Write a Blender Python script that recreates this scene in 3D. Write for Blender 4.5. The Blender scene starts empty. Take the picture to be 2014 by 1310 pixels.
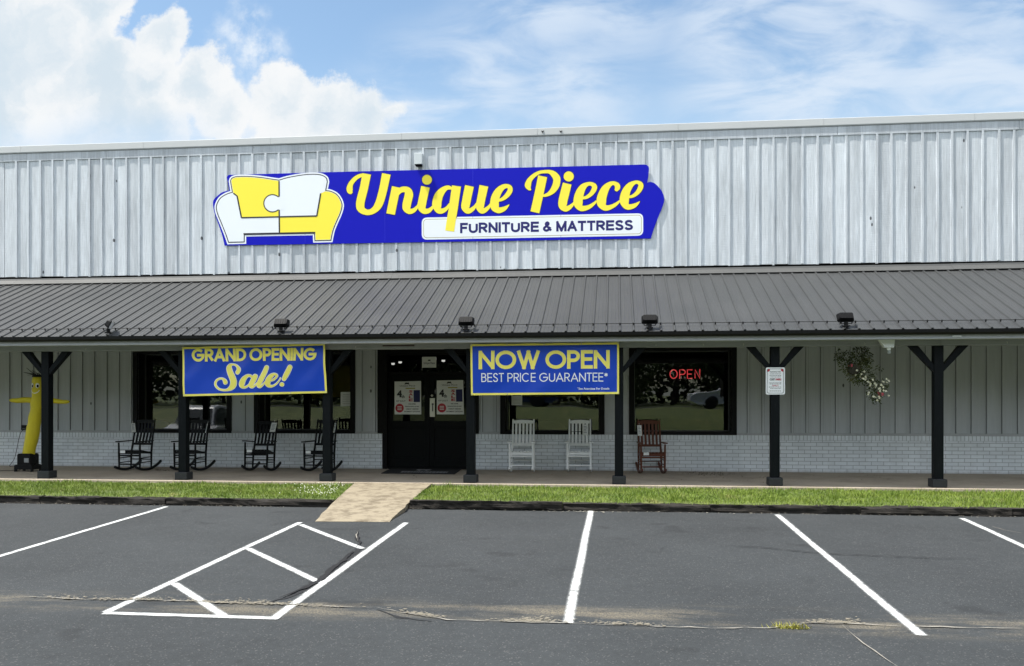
import bpy, bmesh, math, random
from mathutils import Vector, Matrix, noise as mnoise
from mathutils.geometry import tessellate_polygon
random.seed(7)
SC = bpy.context.scene
COL = SC.collection
PI = math.pi
rad = math.radians

# ------------------------------------------------------------------ camera
FPX = 1780.0            # focal length in pixels of the 2014 px wide photograph
YAW = math.atan(203 / FPX)
HZ = 791.0              # horizon row in the photograph
CAMY, CAMZ = -19.9, 1.5
cam = bpy.data.cameras.new('camera')
cam.sensor_width = 36.0
cam.lens = 36.0 * FPX / 2014.0
cam.shift_y = (HZ - 655.0) / 2014.0
cam.clip_end = 2000
cam_o = bpy.data.objects.new('camera', cam)
cam_o.location = (0, CAMY, CAMZ)
cam_o.rotation_euler = (PI / 2, 0, YAW)
COL.objects.link(cam_o)
SC.camera = cam_o

def ray(px, py):
    c, s = math.cos(YAW), math.sin(YAW)
    a, b = (px - 1007) / FPX, (HZ - py) / FPX
    return Vector((-s + c * a, c + s * a, b))
def P(px, py, Y=0.0):          # point of the upright plane y = Y seen at a photo pixel
    d = ray(px, py); t = (Y - CAMY) / d.y
    return Vector((d.x * t, Y, CAMZ + d.z * t))
def F(px, py, Z=0.0):          # point of the level z = Z
    d = ray(px, py); t = (Z - CAMZ) / d.z
    return Vector((d.x * t, CAMY + d.y * t, Z))
GS = 0.0326
def gz(y): return -0.70 + GS * (y - CAMY)
def G(px, py):                 # point of the sloping car park
    d = ray(px, py); t = -2.2 / (d.z - GS * d.y)
    return Vector((d.x * t, CAMY + d.y * t, CAMZ + d.z * t))

# ------------------------------------------------------------------ sun, sky, exposure
SUNV = Vector((-2.8, -1.0, 6.5)).normalized()      # towards the sun
sun = bpy.data.lights.new('sun', 'SUN')
sun.energy = 3.9
sun.angle = rad(0.5)
sun.color = (1.0, 0.965, 0.90)
sun_o = bpy.data.objects.new('sun', sun)
sun_o.rotation_euler = SUNV.to_track_quat('Z', 'Y').to_euler()
sun_o.location = (-6, -8, 22)
COL.objects.link(sun_o)
SC.view_settings.view_transform = 'Standard'
SC.view_settings.look = 'None'
SC.view_settings.gamma = 1.0
SC.view_settings.exposure = 1.10

def nd(nt, typ, ins=None, **attrs):
    n = nt.nodes.new(typ)
    for k, v in attrs.items(): setattr(n, k, v)
    for k, v in (ins or {}).items():
        if isinstance(v, bpy.types.NodeSocket): nt.links.new(v, n.inputs[k])
        else: n.inputs[k].default_value = v
    return n
def mth(nt, op, a, b=0.0, c=0.0, clamp=False):
    n = nd(nt, 'ShaderNodeMath', {0: a, 1: b, 2: c}, operation=op); n.use_clamp = clamp
    return n.outputs[0]
def mixc(nt, f, a, b, bt='MIX'):
    return nd(nt, 'ShaderNodeMixRGB', {'Fac': f, 'Color1': a, 'Color2': b}, blend_type=bt).outputs[0]
def sstep(nt, x, lo, hi):
    return nd(nt, 'ShaderNodeMapRange', {'Value': x, 'From Min': lo, 'From Max': hi, 'To Min': 0.0, 'To Max': 1.0},
              interpolation_type='SMOOTHSTEP').outputs[0]
def c4(c): return (c[0], c[1], c[2], 1.0)

world = bpy.data.worlds.new('World'); SC.world = world
world.use_nodes = True
def build_sky():
    nt = world.node_tree; nt.nodes.clear()
    sky = nd(nt, 'ShaderNodeTexSky', sky_type='NISHITA')
    sky.sun_disc = False
    sky.sun_elevation = math.asin(SUNV.z)
    sky.sun_rotation = math.atan2(SUNV.x, SUNV.y)
    sky.air_density = 1.0; sky.dust_density = 1.2; sky.ozone_density = 1.0; sky.altitude = 100
    tc = nd(nt, 'ShaderNodeTexCoord')
    D = tc.outputs['Generated']
    sep = nd(nt, 'ShaderNodeSeparateXYZ', {0: D})
    yy = mth(nt, 'MAXIMUM', sep.outputs[1], 0.05)
    u = mth(nt, 'DIVIDE', sep.outputs[0], yy); v = mth(nt, 'DIVIDE', sep.outputs[2], yy)
    front = sstep(nt, sep.outputs[1], 0.25, 0.5)
    uv = nd(nt, 'ShaderNodeCombineXYZ', {0: u, 1: v, 2: 0.0}).outputs[0]
    def UV(px, py):
        d = ray(px, py); return (d.x / d.y, d.z / d.y, 0.0)
    # warped coordinates: billowing outline
    nz = nd(nt, 'ShaderNodeTexNoise', {'Vector': uv, 'Scale': 12.0, 'Detail': 9.0, 'Roughness': 0.66})
    off = nd(nt, 'ShaderNodeVectorMath', {0: nz.outputs['Color'], 1: (0.5, 0.5, 0.5)}, operation='SUBTRACT').outputs[0]
    off = nd(nt, 'ShaderNodeVectorMath', {0: off, 'Scale': 0.088}, operation='SCALE').outputs[0]
    w = nd(nt, 'ShaderNodeVectorMath', {0: uv, 1: off}, operation='ADD').outputs[0]
    w = nd(nt, 'ShaderNodeVectorMath', {0: w, 1: (1, 1, 0)}, operation='MULTIPLY').outputs[0]
    def blobs(lst, coord):
        acc = None
        for px, py, r in lst:
            dd = nd(nt, 'ShaderNodeVectorMath', {0: coord, 1: UV(px, py)}, operation='DISTANCE').outputs['Value']
            s = mth(nt, 'SUBTRACT', r / FPX, dd)
            acc = s if acc is None else mth(nt, 'SMOOTH_MAX', acc, s, 0.012)
        return acc
    cum = blobs([(30, 60, 185), (165, 10, 105), (318, 85, 64), (392, 168, 74), (180, 190, 150), (440, 215, 70), (560, 200, 85),
                 (640, 215, 75), (715, 222, 60), (775, 208, 28), (690, 285, 80), (305, 170, 70), (-20, 250, 130), (130, 285, 90), (-120, 160, 200), (300, 250, 90), (560, 290, 90)], w)
    dens = sstep(nt, cum, -0.003, 0.010)
    # the underside melts into the haze low down on the left
    px0 = UV(300, 215)[1]; px1 = UV(300, 330)[1]
    big = nd(nt, 'ShaderNodeTexNoise', {'Vector': uv, 'Scale': 6.0, 'Detail': 4.0, 'Roughness': 0.55})
    vv = mth(nt, 'ADD', v, mth(nt, 'MULTIPLY', mth(nt, 'SUBTRACT', big.outputs[0], 0.5), 0.10))
    # lower edge lies lower towards the right
    vv = mth(nt, 'ADD', vv, mth(nt, 'MULTIPLY', sstep(nt, u, UV(380, 200)[0], UV(520, 200)[0]), 0.045))
    und = sstep(nt, vv, UV(300, 300)[1], UV(300, 200)[1])
    dens = mth(nt, 'MULTIPLY', dens, mth(nt, 'ADD', mth(nt, 'MULTIPLY', und, 0.60), 0.40))
    # loose scraps
    scr = blobs([(490, 30, 34), (500, 100, 55), (450, 75, 40), (545, 95, 22)], w)
    sn = nd(nt, 'ShaderNodeTexNoise', {'Vector': uv, 'Scale': 22.0, 'Detail': 6.0, 'Roughness': 0.65})
    sd = mth(nt, 'MULTIPLY', sstep(nt, scr, -0.016, 0.03), sstep(nt, sn.outputs[0], 0.33, 0.62))
    # streaks of thin cloud on the right
    mp = nd(nt, 'ShaderNodeMapping', {'Vector': uv, 'Rotation': (0, 0, rad(-24)), 'Scale': (3.2, 9.0, 1.0)})
    cn = nd(nt, 'ShaderNodeTexNoise', {'Vector': mp.outputs[0], 'Scale': 2.3, 'Detail': 8.0, 'Roughness': 0.58, 'Distortion': 0.5})
    cir = blobs([(40, 300, 120), (200, 310, 120), (380, 310, 100), (1560, 190, 150), (1660, 60, 170), (1480, 60, 130), (1900, 200, 160), (1090, -20, 110), (1120, 190, 90), (960, 150, 90), (1980, 20, 60), (1220, -30, 110), (1450, 160, 80), (860, 230, 120)], uv)
    cm = sstep(nt, cir, -0.075, 0.05)
    cd = mth(nt, 'MULTIPLY', cm, sstep(nt, cn.outputs[0], 0.30, 0.66))
    cd = mth(nt, 'MULTIPLY', cd, 0.82)
    haze = mth(nt, 'MULTIPLY', sstep(nt, v, UV(1200, 60)[1], UV(1200, 330)[1]), 0.34)
    # cloud brightness: lit billows, grey-blue hollows
    bn = nd(nt, 'ShaderNodeTexNoise', {'Vector': w, 'Scale': 6.5, 'Detail': 9.0, 'Roughness': 0.62})
    rim = mth(nt, 'SUBTRACT', 1.0, sstep(nt, cum, 0.004, 0.05))
    lit = sstep(nt, mth(nt, 'ADD', bn.outputs[0], mth(nt, 'MULTIPLY', rim, 0.17)), 0.43, 0.72)
    ccol = mixc(nt, lit, (0.318, 0.366, 0.405, 1), (0.438, 0.446, 0.452, 1))
    base = mixc(nt, 1.0, sky.outputs[0], (0.094, 0.099, 0.094, 1), 'MULTIPLY')
    base = mixc(nt, haze, base, (0.32, 0.395, 0.46, 1))
    c1 = mixc(nt, cd, base, (0.355, 0.40, 0.455, 1))
    c2 = mixc(nt, sd, c1, (0.39, 0.425, 0.465, 1))
    c3 = mixc(nt, dens, c2, ccol)
    # unseen cloud added over the rest of the dome, brightened to light the porch
    gn = nd(nt, 'ShaderNodeTexNoise', {'Vector': D, 'Scale': 3.0, 'Detail': 6.0, 'Roughness': 0.6})
    gd = mth(nt, 'MULTIPLY', sstep(nt, gn.outputs[0], 0.42, 0.62), sstep(nt, sep.outputs[2], 0.02, 0.2))
    c4_ = mixc(nt, gd, base, (1.2, 1.21, 1.22, 1))
    fin = mixc(nt, front, c4_, c3)
    bg = nd(nt, 'ShaderNodeBackground', {'Color': fin, 'Strength': 1.0})
    out = nd(nt, 'ShaderNodeOutputWorld', {'Surface': bg.outputs[0]})
build_sky()

# ------------------------------------------------------------------ object helpers
def tag(o, label=None, cat=None, group=None, kind=None):
    if label: o['label'] = label
    if cat: o['category'] = cat
    if group: o['group'] = group
    if kind: o['kind'] = kind
    return o
def thing(name, label, cat, loc=(0, 0, 0), rz=0.0, group=None):
    o = bpy.data.objects.new(name, None); COL.objects.link(o)
    o.empty_display_size = 0.2
    o.location = loc; o.rotation_euler = (0, 0, rz)
    return tag(o, label, cat, group)
def copy_tree(o, parent=None):
    c = o.copy(); COL.objects.link(c)
    if parent is not None: c.parent = parent
    for ch in list(o.children): copy_tree(ch, c)
    return c

class MB:
    def __init__(s): s.v = []; s.f = []; s.m = []; s.cur = 0; s.a = []
    def add(s, vs, fs):
        b = len(s.v); s.v += [Vector(p) for p in vs]
        for f in fs: s.f.append([b + i for i in f]); s.m.append(s.cur)
        return b
    def box(s, x0, x1, y0, y1, z0, z1):
        s.add([(x0, y0, z0), (x1, y0, z0), (x1, y1, z0), (x0, y1, z0), (x0, y0, z1), (x1, y0, z1), (x1, y1, z1), (x0, y1, z1)],
              [(0, 3, 2, 1), (4, 5, 6, 7), (0, 1, 5, 4), (1, 2, 6, 5), (2, 3, 7, 6), (3, 0, 4, 7)])
        return s
    def bar(s, p, q, w, h, up=(0, 0, 1), w2=None, h2=None):    # square bar between two points, w across, h along 'up'
        p, q = Vector(p), Vector(q); d = (q - p).normalized(); up = Vector(up)
        sx = d.cross(up)
        if sx.length < 1e-5: sx = d.cross(Vector((0, 1, 0)))
        sx.normalize(); uu = sx.cross(d)
        w2 = w if w2 is None else w2; h2 = h if h2 is None else h2
        vs = []
        for c, ww, hh in ((p, w, h), (q, w2, h2)):
            for a, b in ((-1, -1), (1, -1), (1, 1), (-1, 1)): vs.append(c + sx * (a * ww / 2) + uu * (b * hh / 2))
        s.add(vs, [(0, 3, 2, 1), (4, 5, 6, 7), (0, 1, 5, 4), (1, 2, 6, 5), (2, 3, 7, 6), (3, 0, 4, 7)])
        return s
    def tube(s, pts, r, n=8, caps=True):
        pts = [Vector(p) for p in pts]; k = len(pts)
        rs = r if isinstance(r, (list, tuple)) else [r] * k
        ref = Vector((0.13, 0.31, 0.94)); vs = []
        for i, p in enumerate(pts):
            d = (pts[min(i + 1, k - 1)] - pts[max(i - 1, 0)]).normalized()
            if abs(d.dot(ref)) > 0.95: ref = Vector((0.9, 0.1, 0.2))
            a = d.cross(ref).normalized(); b = d.cross(a)
            for j in range(n):
                t = 2 * PI * j / n; vs.append(p + (a * math.cos(t) + b * math.sin(t)) * rs[i])
        fs = []
        for i in range(k - 1):
            for j in range(n):
                fs.append((i * n + j, i * n + (j + 1) % n, (i + 1) * n + (j + 1) % n, (i + 1) * n + j))
        if caps: fs.append(tuple(range(n - 1, -1, -1))); fs.append(tuple((k - 1) * n + j for j in range(n)))
        s.add(vs, fs); return s
    def lathe(s, prof, c=(0, 0, 0), n=20, cap=True):            # prof: (radius, z)
        c = Vector(c); vs = []; k = len(prof)
        for r, z in prof:
            for j in range(n):
                t = 2 * PI * j / n; vs.append(c + Vector((r * math.cos(t), r * math.sin(t), z)))
        fs = [(i * n + j, i * n + (j + 1) % n, (i + 1) * n + (j + 1) % n, (i + 1) * n + j) for i in range(k - 1) for j in range(n)]
        if cap: fs.append(tuple(range(n - 1, -1, -1))); fs.append(tuple((k - 1) * n + j for j in range(n)))
        s.add(vs, fs); return s
    def poly(s, pts, back=None):        # flat outline -> triangles; back = vector to give it thickness
        pts = [Vector(p) for p in pts]; n = len(pts)
        tris = tessellate_polygon([pts])
        nrm = Vector((0, 0, 0))
        for i in range(n):
            a, b = pts[i], pts[(i + 1) % n]; nrm += a.cross(b)
        b0 = len(s.v)
        def orient(t):
            a, b, c = (pts[i] for i in t)
            return tuple(t) if (b - a).cross(c - a).dot(nrm) > 0 else tuple(reversed(t))
        tris = [orient(t) for t in tris]
        if back is None:
            s.add(pts, tris); return s
        back = Vector(back)
        fl = nrm.dot(back) > 0
        vs = pts + [p + back for p in pts]
        fs = []
        for t in tris:
            fs.append(tuple(reversed(t)) if fl else t); t2 = tuple(i + n for i in t); fs.append(t2 if fl else tuple(reversed(t2)))
        for i in range(n):
            j = (i + 1) % n
            q = (i, i + n, j + n, j)
            fs.append(tuple(reversed(q)) if fl else q)
        s.add(vs, fs); return s
    def build(s, name, mat=None, parent=None, smooth=False, bevel=0.0, seg=2):
        me = bpy.data.meshes.new(name); me.from_pydata([tuple(p) for p in s.v], [], s.f); me.update()
        mats = mat if isinstance(mat, (list, tuple)) else [mat]
        for m in mats:
            if m: me.materials.append(m)
        if len(mats) > 1: me.polygons.foreach_set('material_index', s.m)
        if smooth:
            me.polygons.foreach_set('use_smooth', [True] * len(me.polygons))
        o = bpy.data.objects.new(name, me); COL.objects.link(o)
        if parent is not None: o.parent = parent
        if bevel > 0:
            md = o.modifiers.new('bevel', 'BEVEL'); md.width = bevel; md.segments = seg; md.limit_method = 'ANGLE'; md.angle_limit = rad(40)
        return o

# ------------------------------------------------------------------ materials
def new_mat(name):
    m = bpy.data.materials.new(name); m.use_nodes = True
    nt = m.node_tree; nt.nodes.clear()
    out = nd(nt, 'ShaderNodeOutputMaterial')
    bs = nd(nt, 'ShaderNodeBsdfPrincipled')
    nt.links.new(bs.outputs[0], out.inputs[0])
    return m, nt, bs
def mat(name, col, rough=0.6, metal=0.0, var=0.12, vs=4.0, bump=0.0, bs_=60.0, spec=0.4, dirt=0.0, dcol=(0.1, 0.09, 0.08), stretch=(1, 1, 1)):
    m, nt, b = new_mat(name)
    tc = nd(nt, 'ShaderNodeTexCoord').outputs['Object']
    mp = nd(nt, 'ShaderNodeMapping', {'Vector': tc, 'Scale': stretch}).outputs[0]
    n1 = nd(nt, 'ShaderNodeTexNoise', {'Vector': mp, 'Scale': vs, 'Detail': 6.0, 'Roughness': 0.6})
    f = mth(nt, 'MULTIPLY_ADD', n1.outputs[0], 2 * var, 1.0 - var)
    cc = nd(nt, 'ShaderNodeVectorMath', {0: tuple(col), 'Scale': f}, operation='SCALE').outputs[0]
    if dirt > 0:
        n2 = nd(nt, 'ShaderNodeTexNoise', {'Vector': mp, 'Scale': vs * 2.7, 'Detail': 8.0, 'Roughness': 0.7})
        dm = mth(nt, 'MULTIPLY', sstep(nt, n2.outputs[0], 0.52, 0.70), dirt)
        cc = mixc(nt, dm, cc, c4(dcol))
    nt.links.new(cc, b.inputs['Base Color'])
    b.inputs['Metallic'].default_value = metal
    b.inputs['Specular IOR Level'].default_value = spec
    rr = mth(nt, 'MULTIPLY_ADD', n1.outputs[0], 0.2, rough - 0.1, clamp=True)
    nt.links.new(rr, b.inputs['Roughness'])
    if bump > 0:
        n3 = nd(nt, 'ShaderNodeTexNoise', {'Vector': mp, 'Scale': bs_, 'Detail': 5.0, 'Roughness': 0.6})
        bp = nd(nt, 'ShaderNodeBump', {'Height': n3.outputs[0], 'Strength': bump, 'Distance': 0.01})
        nt.links.new(bp.outputs[0], b.inputs['Normal'])
    return m
def emis(name, col, st):
    m, nt, b = new_mat(name)
    b.inputs['Base Color'].default_value = c4([x * 0.5 for x in col])
    b.inputs['Emission Color'].default_value = c4(col); b.inputs['Emission Strength'].default_value = st
    return m

def siding_mat(name, col, weather, rough=0.75):
    m, nt, b = new_mat(name)
    tc = nd(nt, 'ShaderNodeTexCoord').outputs['Object']
    sp = nd(nt, 'ShaderNodeSeparateXYZ', {0: tc})
    bid = mth(nt, 'FLOOR', mth(nt, 'DIVIDE', mth(nt, 'ADD', sp.outputs[0], 0.02), 0.305))
    wn = nd(nt, 'ShaderNodeTexWhiteNoise', {'W': bid}, noise_dimensions='1D')
    mp = nd(nt, 'ShaderNodeMapping', {'Vector': tc, 'Scale': (26, 3, 0.9)}).outputs[0]
    st = nd(nt, 'ShaderNodeTexNoise', {'Vector': mp, 'Scale': 1.6, 'Detail': 7.0, 'Roughness': 0.65})
    mp2 = nd(nt, 'ShaderNodeMapping', {'Vector': tc, 'Scale': (3, 1, 70)}).outputs[0]
    sw = nd(nt, 'ShaderNodeTexNoise', {'Vector': mp2, 'Scale': 1.5, 'Detail': 3.0, 'Roughness': 0.5})
    bo = nd(nt, 'ShaderNodeCombineXYZ', {0: mth(nt, 'MULTIPLY', sp.outputs[0], 5.0), 1: mth(nt, 'MULTIPLY', bid, 7.31), 2: mth(nt, 'MULTIPLY', sp.outputs[2], 0.7)}).outputs[0]
    blot = nd(nt, 'ShaderNodeTexNoise', {'Vector': bo, 'Scale': 1.0, 'Detail': 8.0, 'Roughness': 0.68})
    f = mth(nt, 'MULTIPLY_ADD', wn.outputs['Value'], 0.20 * weather, 1.0 - 0.12 * weather)
    f = mth(nt, 'MULTIPLY', f, mth(nt, 'MULTIPLY_ADD', st.outputs[0], 0.78 * weather, 1.0 - 0.40 * weather))
    f = mth(nt, 'MULTIPLY', f, mth(nt, 'MULTIPLY_ADD', sw.outputs[0], 0.18 * weather, 1.0 - 0.09 * weather))
    f = mth(nt, 'MULTIPLY', f, mth(nt, 'MULTIPLY_ADD', sstep(nt, blot.outputs[0], 0.28, 0.66), 0.22 * weather, 1.0 - 0.15 * weather))
    cc = nd(nt, 'ShaderNodeVectorMath', {0: tuple(col), 'Scale': f}, operation='SCALE').outputs[0]
    # knots and nail holes
    mk = nd(nt, 'ShaderNodeMapping', {'Vector': tc, 'Scale': (3.3, 0.01, 1.7)}).outputs[0]
    vo = nd(nt, 'ShaderNodeTexVoronoi', {'Vector': mk, 'Scale': 1.0, 'Randomness': 1.0})
    kn = mth(nt, 'SUBTRACT', 1.0, sstep(nt, vo.outputs['Distance'], 0.055, 0.085))
    sel = nd(nt, 'ShaderNodeSeparateColor', {0: vo.outputs['Color']})
    kn = mth(nt, 'MULTIPLY', kn, mth(nt, 'MULTIPLY', mth(nt, 'GREATER_THAN', sel.outputs[0], 0.66), 0.9))
    cc = mixc(nt, kn, cc, (0.05, 0.05, 0.055, 1))
    # hairline splits
    ms = nd(nt, 'ShaderNodeMapping', {'Vector': tc, 'Scale': (60, 1, 1.1)}).outputs[0]
    sn = nd(nt, 'ShaderNodeTexNoise', {'Vector': ms, 'Scale': 1.3, 'Detail': 3.0, 'Roughness': 0.5})
    spl = mth(nt, 'MULTIPLY', sstep(nt, sn.outputs[0], 0.66, 0.74), 0.55 * weather)
    cc = mixc(nt, spl, cc, (0.13, 0.14, 0.15, 1))
    nt.links.new(cc, b.inputs['Base Color'])
    b.inputs['Roughness'].default_value = rough; b.inputs['Specular IOR Level'].default_value = 0.25
    h = mth(nt, 'ADD', mth(nt, 'MULTIPLY', st.outputs[0], 0.8), mth(nt, 'MULTIPLY', sw.outputs[0], 0.6))
    h = mth(nt, 'ADD', h, mth(nt, 'MULTIPLY', kn, -0.6))
    bp = nd(nt, 'ShaderNodeBump', {'Height': h, 'Strength': 0.6 * weather, 'Distance': 0.010})
    nt.links.new(bp.outputs[0], b.inputs['Normal'])
    return m
def brick_mat(name, col, bw, bh, off, z0):
    m, nt, b = new_mat(name)
    tc = nd(nt, 'ShaderNodeTexCoord').outputs['Object']
    sp = nd(nt, 'ShaderNodeSeparateXYZ', {0: tc})
    v = nd(nt, 'ShaderNodeCombineXYZ', {0: mth(nt, 'ADD', sp.outputs[0], sp.outputs[1]), 1: mth(nt, 'ADD', sp.outputs[2], -z0), 2: 0.0}).outputs[0]
    br = nd(nt, 'ShaderNodeTexBrick', {'Vector': v, 'Color1': c4(col), 'Color2': c4([x * 0.9 for x in col]), 'Mortar': c4([x * 0.43 for x in col]),
            'Scale': 1.0, 'Mortar Size': 0.0055, 'Mortar Smooth': 0.4, 'Bias': 0.0, 'Brick Width': bw, 'Row Height': bh}, offset=off)
    n1 = nd(nt, 'ShaderNodeTexNoise', {'Vector': tc, 'Scale': 3.0, 'Detail': 7.0, 'Roughness': 0.65})
    f = mth(nt, 'MULTIPLY_ADD', n1.outputs[0], 0.4, 0.8)
    cc = nd(nt, 'ShaderNodeVectorMath', {0: br.outputs['Color'], 'Scale': f}, operation='SCALE').outputs[0]
    n2 = nd(nt, 'ShaderNodeTexNoise', {'Vector': tc, 'Scale': 14.0, 'Detail': 6.0, 'Roughness': 0.7})
    low = mth(nt, 'SUBTRACT', 1.0, sstep(nt, mth(nt, 'ADD', sp.outputs[2], mth(nt, 'MULTIPLY', n2.outputs[0], 0.1)), 0.04, 0.13))
    cc = mixc(nt, mth(nt, 'MULTIPLY', low, 0.45), cc, (0.20, 0.18, 0.15, 1))
    nt.links.new(cc, b.inputs['Base Color'])
    b.inputs['Roughness'].default_value = 0.62; b.inputs['Specular IOR Level'].default_value = 0.35
    n3 = nd(nt, 'ShaderNodeTexNoise', {'Vector': tc, 'Scale': 45.0, 'Detail': 4.0})
    h = mth(nt, 'MULTIPLY_ADD', n3.outputs[0], 0.25, mth(nt, 'SUBTRACT', 1.0, br.outputs['Fac']))
    bp = nd(nt, 'ShaderNodeBump', {'Height': h, 'Strength': 0.8, 'Distance': 0.006})
    nt.links.new(bp.outputs[0], b.inputs['Normal'])
    return m
def glass_mat(name, k=1.8, tint=(0.82, 0.86, 0.86)):
    m = bpy.data.materials.new(name); m.use_nodes = True
    nt = m.node_tree; nt.nodes.clear()
    out = nd(nt, 'ShaderNodeOutputMaterial')
    fr = nd(nt, 'ShaderNodeFresnel', {'IOR': 1.52})
    tr = nd(nt, 'ShaderNodeBsdfTransparent', {'Color': c4(tint)})
    tc = nd(nt, 'ShaderNodeTexCoord').outputs['Object']
    wv = nd(nt, 'ShaderNodeTexNoise', {'Vector': tc, 'Scale': 0.8, 'Detail': 1.0})
    bp = nd(nt, 'ShaderNodeBump', {'Height': wv.outputs[0], 'Strength': 0.25, 'Distance': 0.02})
    gl = nd(nt, 'ShaderNodeBsdfGlossy', {'Color': (1, 1, 1, 1), 'Roughness': 0.0, 'Normal': bp.outputs[0]})
    mx = nd(nt, 'ShaderNodeMixShader', {0: mth(nt, 'MULTIPLY', fr.outputs[0], k, clamp=True), 1: tr.outputs[0], 2: gl.outputs[0]})
    nt.links.new(mx.outputs[0], out.inputs[0])
    return m

# ------------------------------------------------------------------ palette
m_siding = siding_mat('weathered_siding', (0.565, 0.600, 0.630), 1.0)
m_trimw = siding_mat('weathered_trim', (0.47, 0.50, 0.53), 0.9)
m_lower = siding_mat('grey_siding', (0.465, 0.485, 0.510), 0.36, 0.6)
m_greytrim = mat('grey_trim', (0.40, 0.41, 0.43), 0.55, var=0.12, vs=3.0, bump=0.15, bs_=30, dirt=0.25, dcol=(0.2, 0.2, 0.19))
m_cap = mat('cap_metal', (0.43, 0.445, 0.445), 0.45, var=0.06, vs=1.2, dirt=0.15, dcol=(0.45, 0.45, 0.43))
m_brick = brick_mat('painted_brick', (0.755, 0.790, 0.830), 0.25, 0.080, 0.5, 0.0)
m_soldier = brick_mat('painted_soldier_brick', (0.755, 0.790, 0.830), 0.078, 0.20, 0.0, 0.68)
m_black = mat('black_paint', (0.005, 0.005, 0.0055), 0.5, var=0.25, vs=6.0, spec=0.12)
m_blackwood = mat('black_post_paint', (0.0040, 0.0055, 0.0068), 0.55, spec=0.11, var=0.3, vs=5.0, bump=0.25, bs_=24, stretch=(4, 4, 0.6), dirt=0.12, dcol=(0.06, 0.06, 0.06))
m_plinth = mat('plinth_paint', (0.022, 0.024, 0.026), 0.7, var=0.3, vs=9.0, bump=0.4, bs_=30, dirt=0.4, dcol=(0.06, 0.055, 0.05))
m_gutter = mat('gutter_black', (0.006, 0.006, 0.0065), 0.4, var=0.2, vs=2.0, spec=0.2)
m_dark = mat('dark_void', (0.006, 0.006, 0.006), 0.9, var=0.1, spec=0.05)
m_room = mat('interior_paint', (0.022, 0.022, 0.022), 0.9, var=0.2, spec=0.05)
m_glass = glass_mat('window_glass', 2.2)
m_sash = mat('sash_grey', (0.06, 0.065, 0.065), 0.4, var=0.1)
m_steel = mat('brushed_steel', (0.62, 0.60, 0.55), 0.35, 0.6, var=0.1)
m_paper = mat('paper', (0.74, 0.75, 0.74), 0.7, var=0.03)
m_ink = mat('ink', (0.03, 0.03, 0.035), 0.7, var=0.1)
m_inkred = mat('ink_red', (0.45, 0.03, 0.05), 0.6, var=0.08)
m_inknavy = mat('ink_navy', (0.012, 0.014, 0.09), 0.6, var=0.05)
m_inkol = mat('ink_olive', (0.36, 0.33, 0.06), 0.6, var=0.05)
m_sblue = mat('sign_blue', (0.006, 0.008, 0.43), 0.55, var=0.05, vs=0.7, spec=0.12)
m_syel = mat('sign_yellow', (0.93, 0.79, 0.075), 0.5, var=0.03, vs=0.8, spec=0.15)
m_swhite = mat('sign_white', (0.80, 0.835, 0.86), 0.5, var=0.03, vs=0.8, spec=0.3)
m_snavy = mat('sign_navy', (0.008, 0.007, 0.12), 0.5, var=0.05)
m_sblack = mat('sign_line', (0.02, 0.018, 0.03), 0.5, var=0.05)
m_bblue = mat('banner_blue', (0.009, 0.060, 0.50), 0.36, var=0.06, vs=2.0, spec=0.3)
m_byel = mat('banner_yellow', (0.95, 0.84, 0.16), 0.5, var=0.05, vs=2.0)
m_bwht = mat('banner_white', (0.86, 0.87, 0.88), 0.5, var=0.02)
m_lampblk = mat('lamp_black', (0.006, 0.006, 0.0065), 0.5, var=0.15, spec=0.15)
m_lens = mat('lamp_lens', (0.75, 0.77, 0.78), 0.15, var=0.02)
m_wplast = mat('white_plastic', (0.72, 0.74, 0.74), 0.4, var=0.04)

def roof_mat():
    m, nt, b = new_mat('roof_metal')
    tc = nd(nt, 'ShaderNodeTexCoord').outputs['Object']
    mp = nd(nt, 'ShaderNodeMapping', {'Vector': tc, 'Scale': (9, 0.5, 0.5)}).outputs[0]
    n1 = nd(nt, 'ShaderNodeTexNoise', {'Vector': mp, 'Scale': 1.4, 'Detail': 6.0, 'Roughness': 0.65})
    n2 = nd(nt, 'ShaderNodeTexNoise', {'Vector': tc, 'Scale': 0.7, 'Detail': 5.0, 'Roughness': 0.6})
    f = mth(nt, 'ADD', mth(nt, 'MULTIPLY', n1.outputs[0], 0.3), mth(nt, 'MULTIPLY', n2.outputs[0], 0.5))
    f = mth(nt, 'ADD', f, 0.6)
    cc = nd(nt, 'ShaderNodeVectorMath', {0: (0.031, 0.0325, 0.0335), 'Scale': f}, operation='SCALE').outputs[0]
    nt.links.new(cc, b.inputs['Base Color'])
    nt.links.new(mth(nt, 'MULTIPLY_ADD', n2.outputs[0], 0.25, 0.38), b.inputs['Roughness'])
    b.inputs['Specular IOR Level'].default_value = 0.5
    bp = nd(nt, 'ShaderNodeBump', {'Height': n2.outputs[0], 'Strength': 0.15, 'Distance': 0.03})
    nt.links.new(bp.outputs[0], b.inputs['Normal'])
    return m
m_roof = roof_mat()

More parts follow.
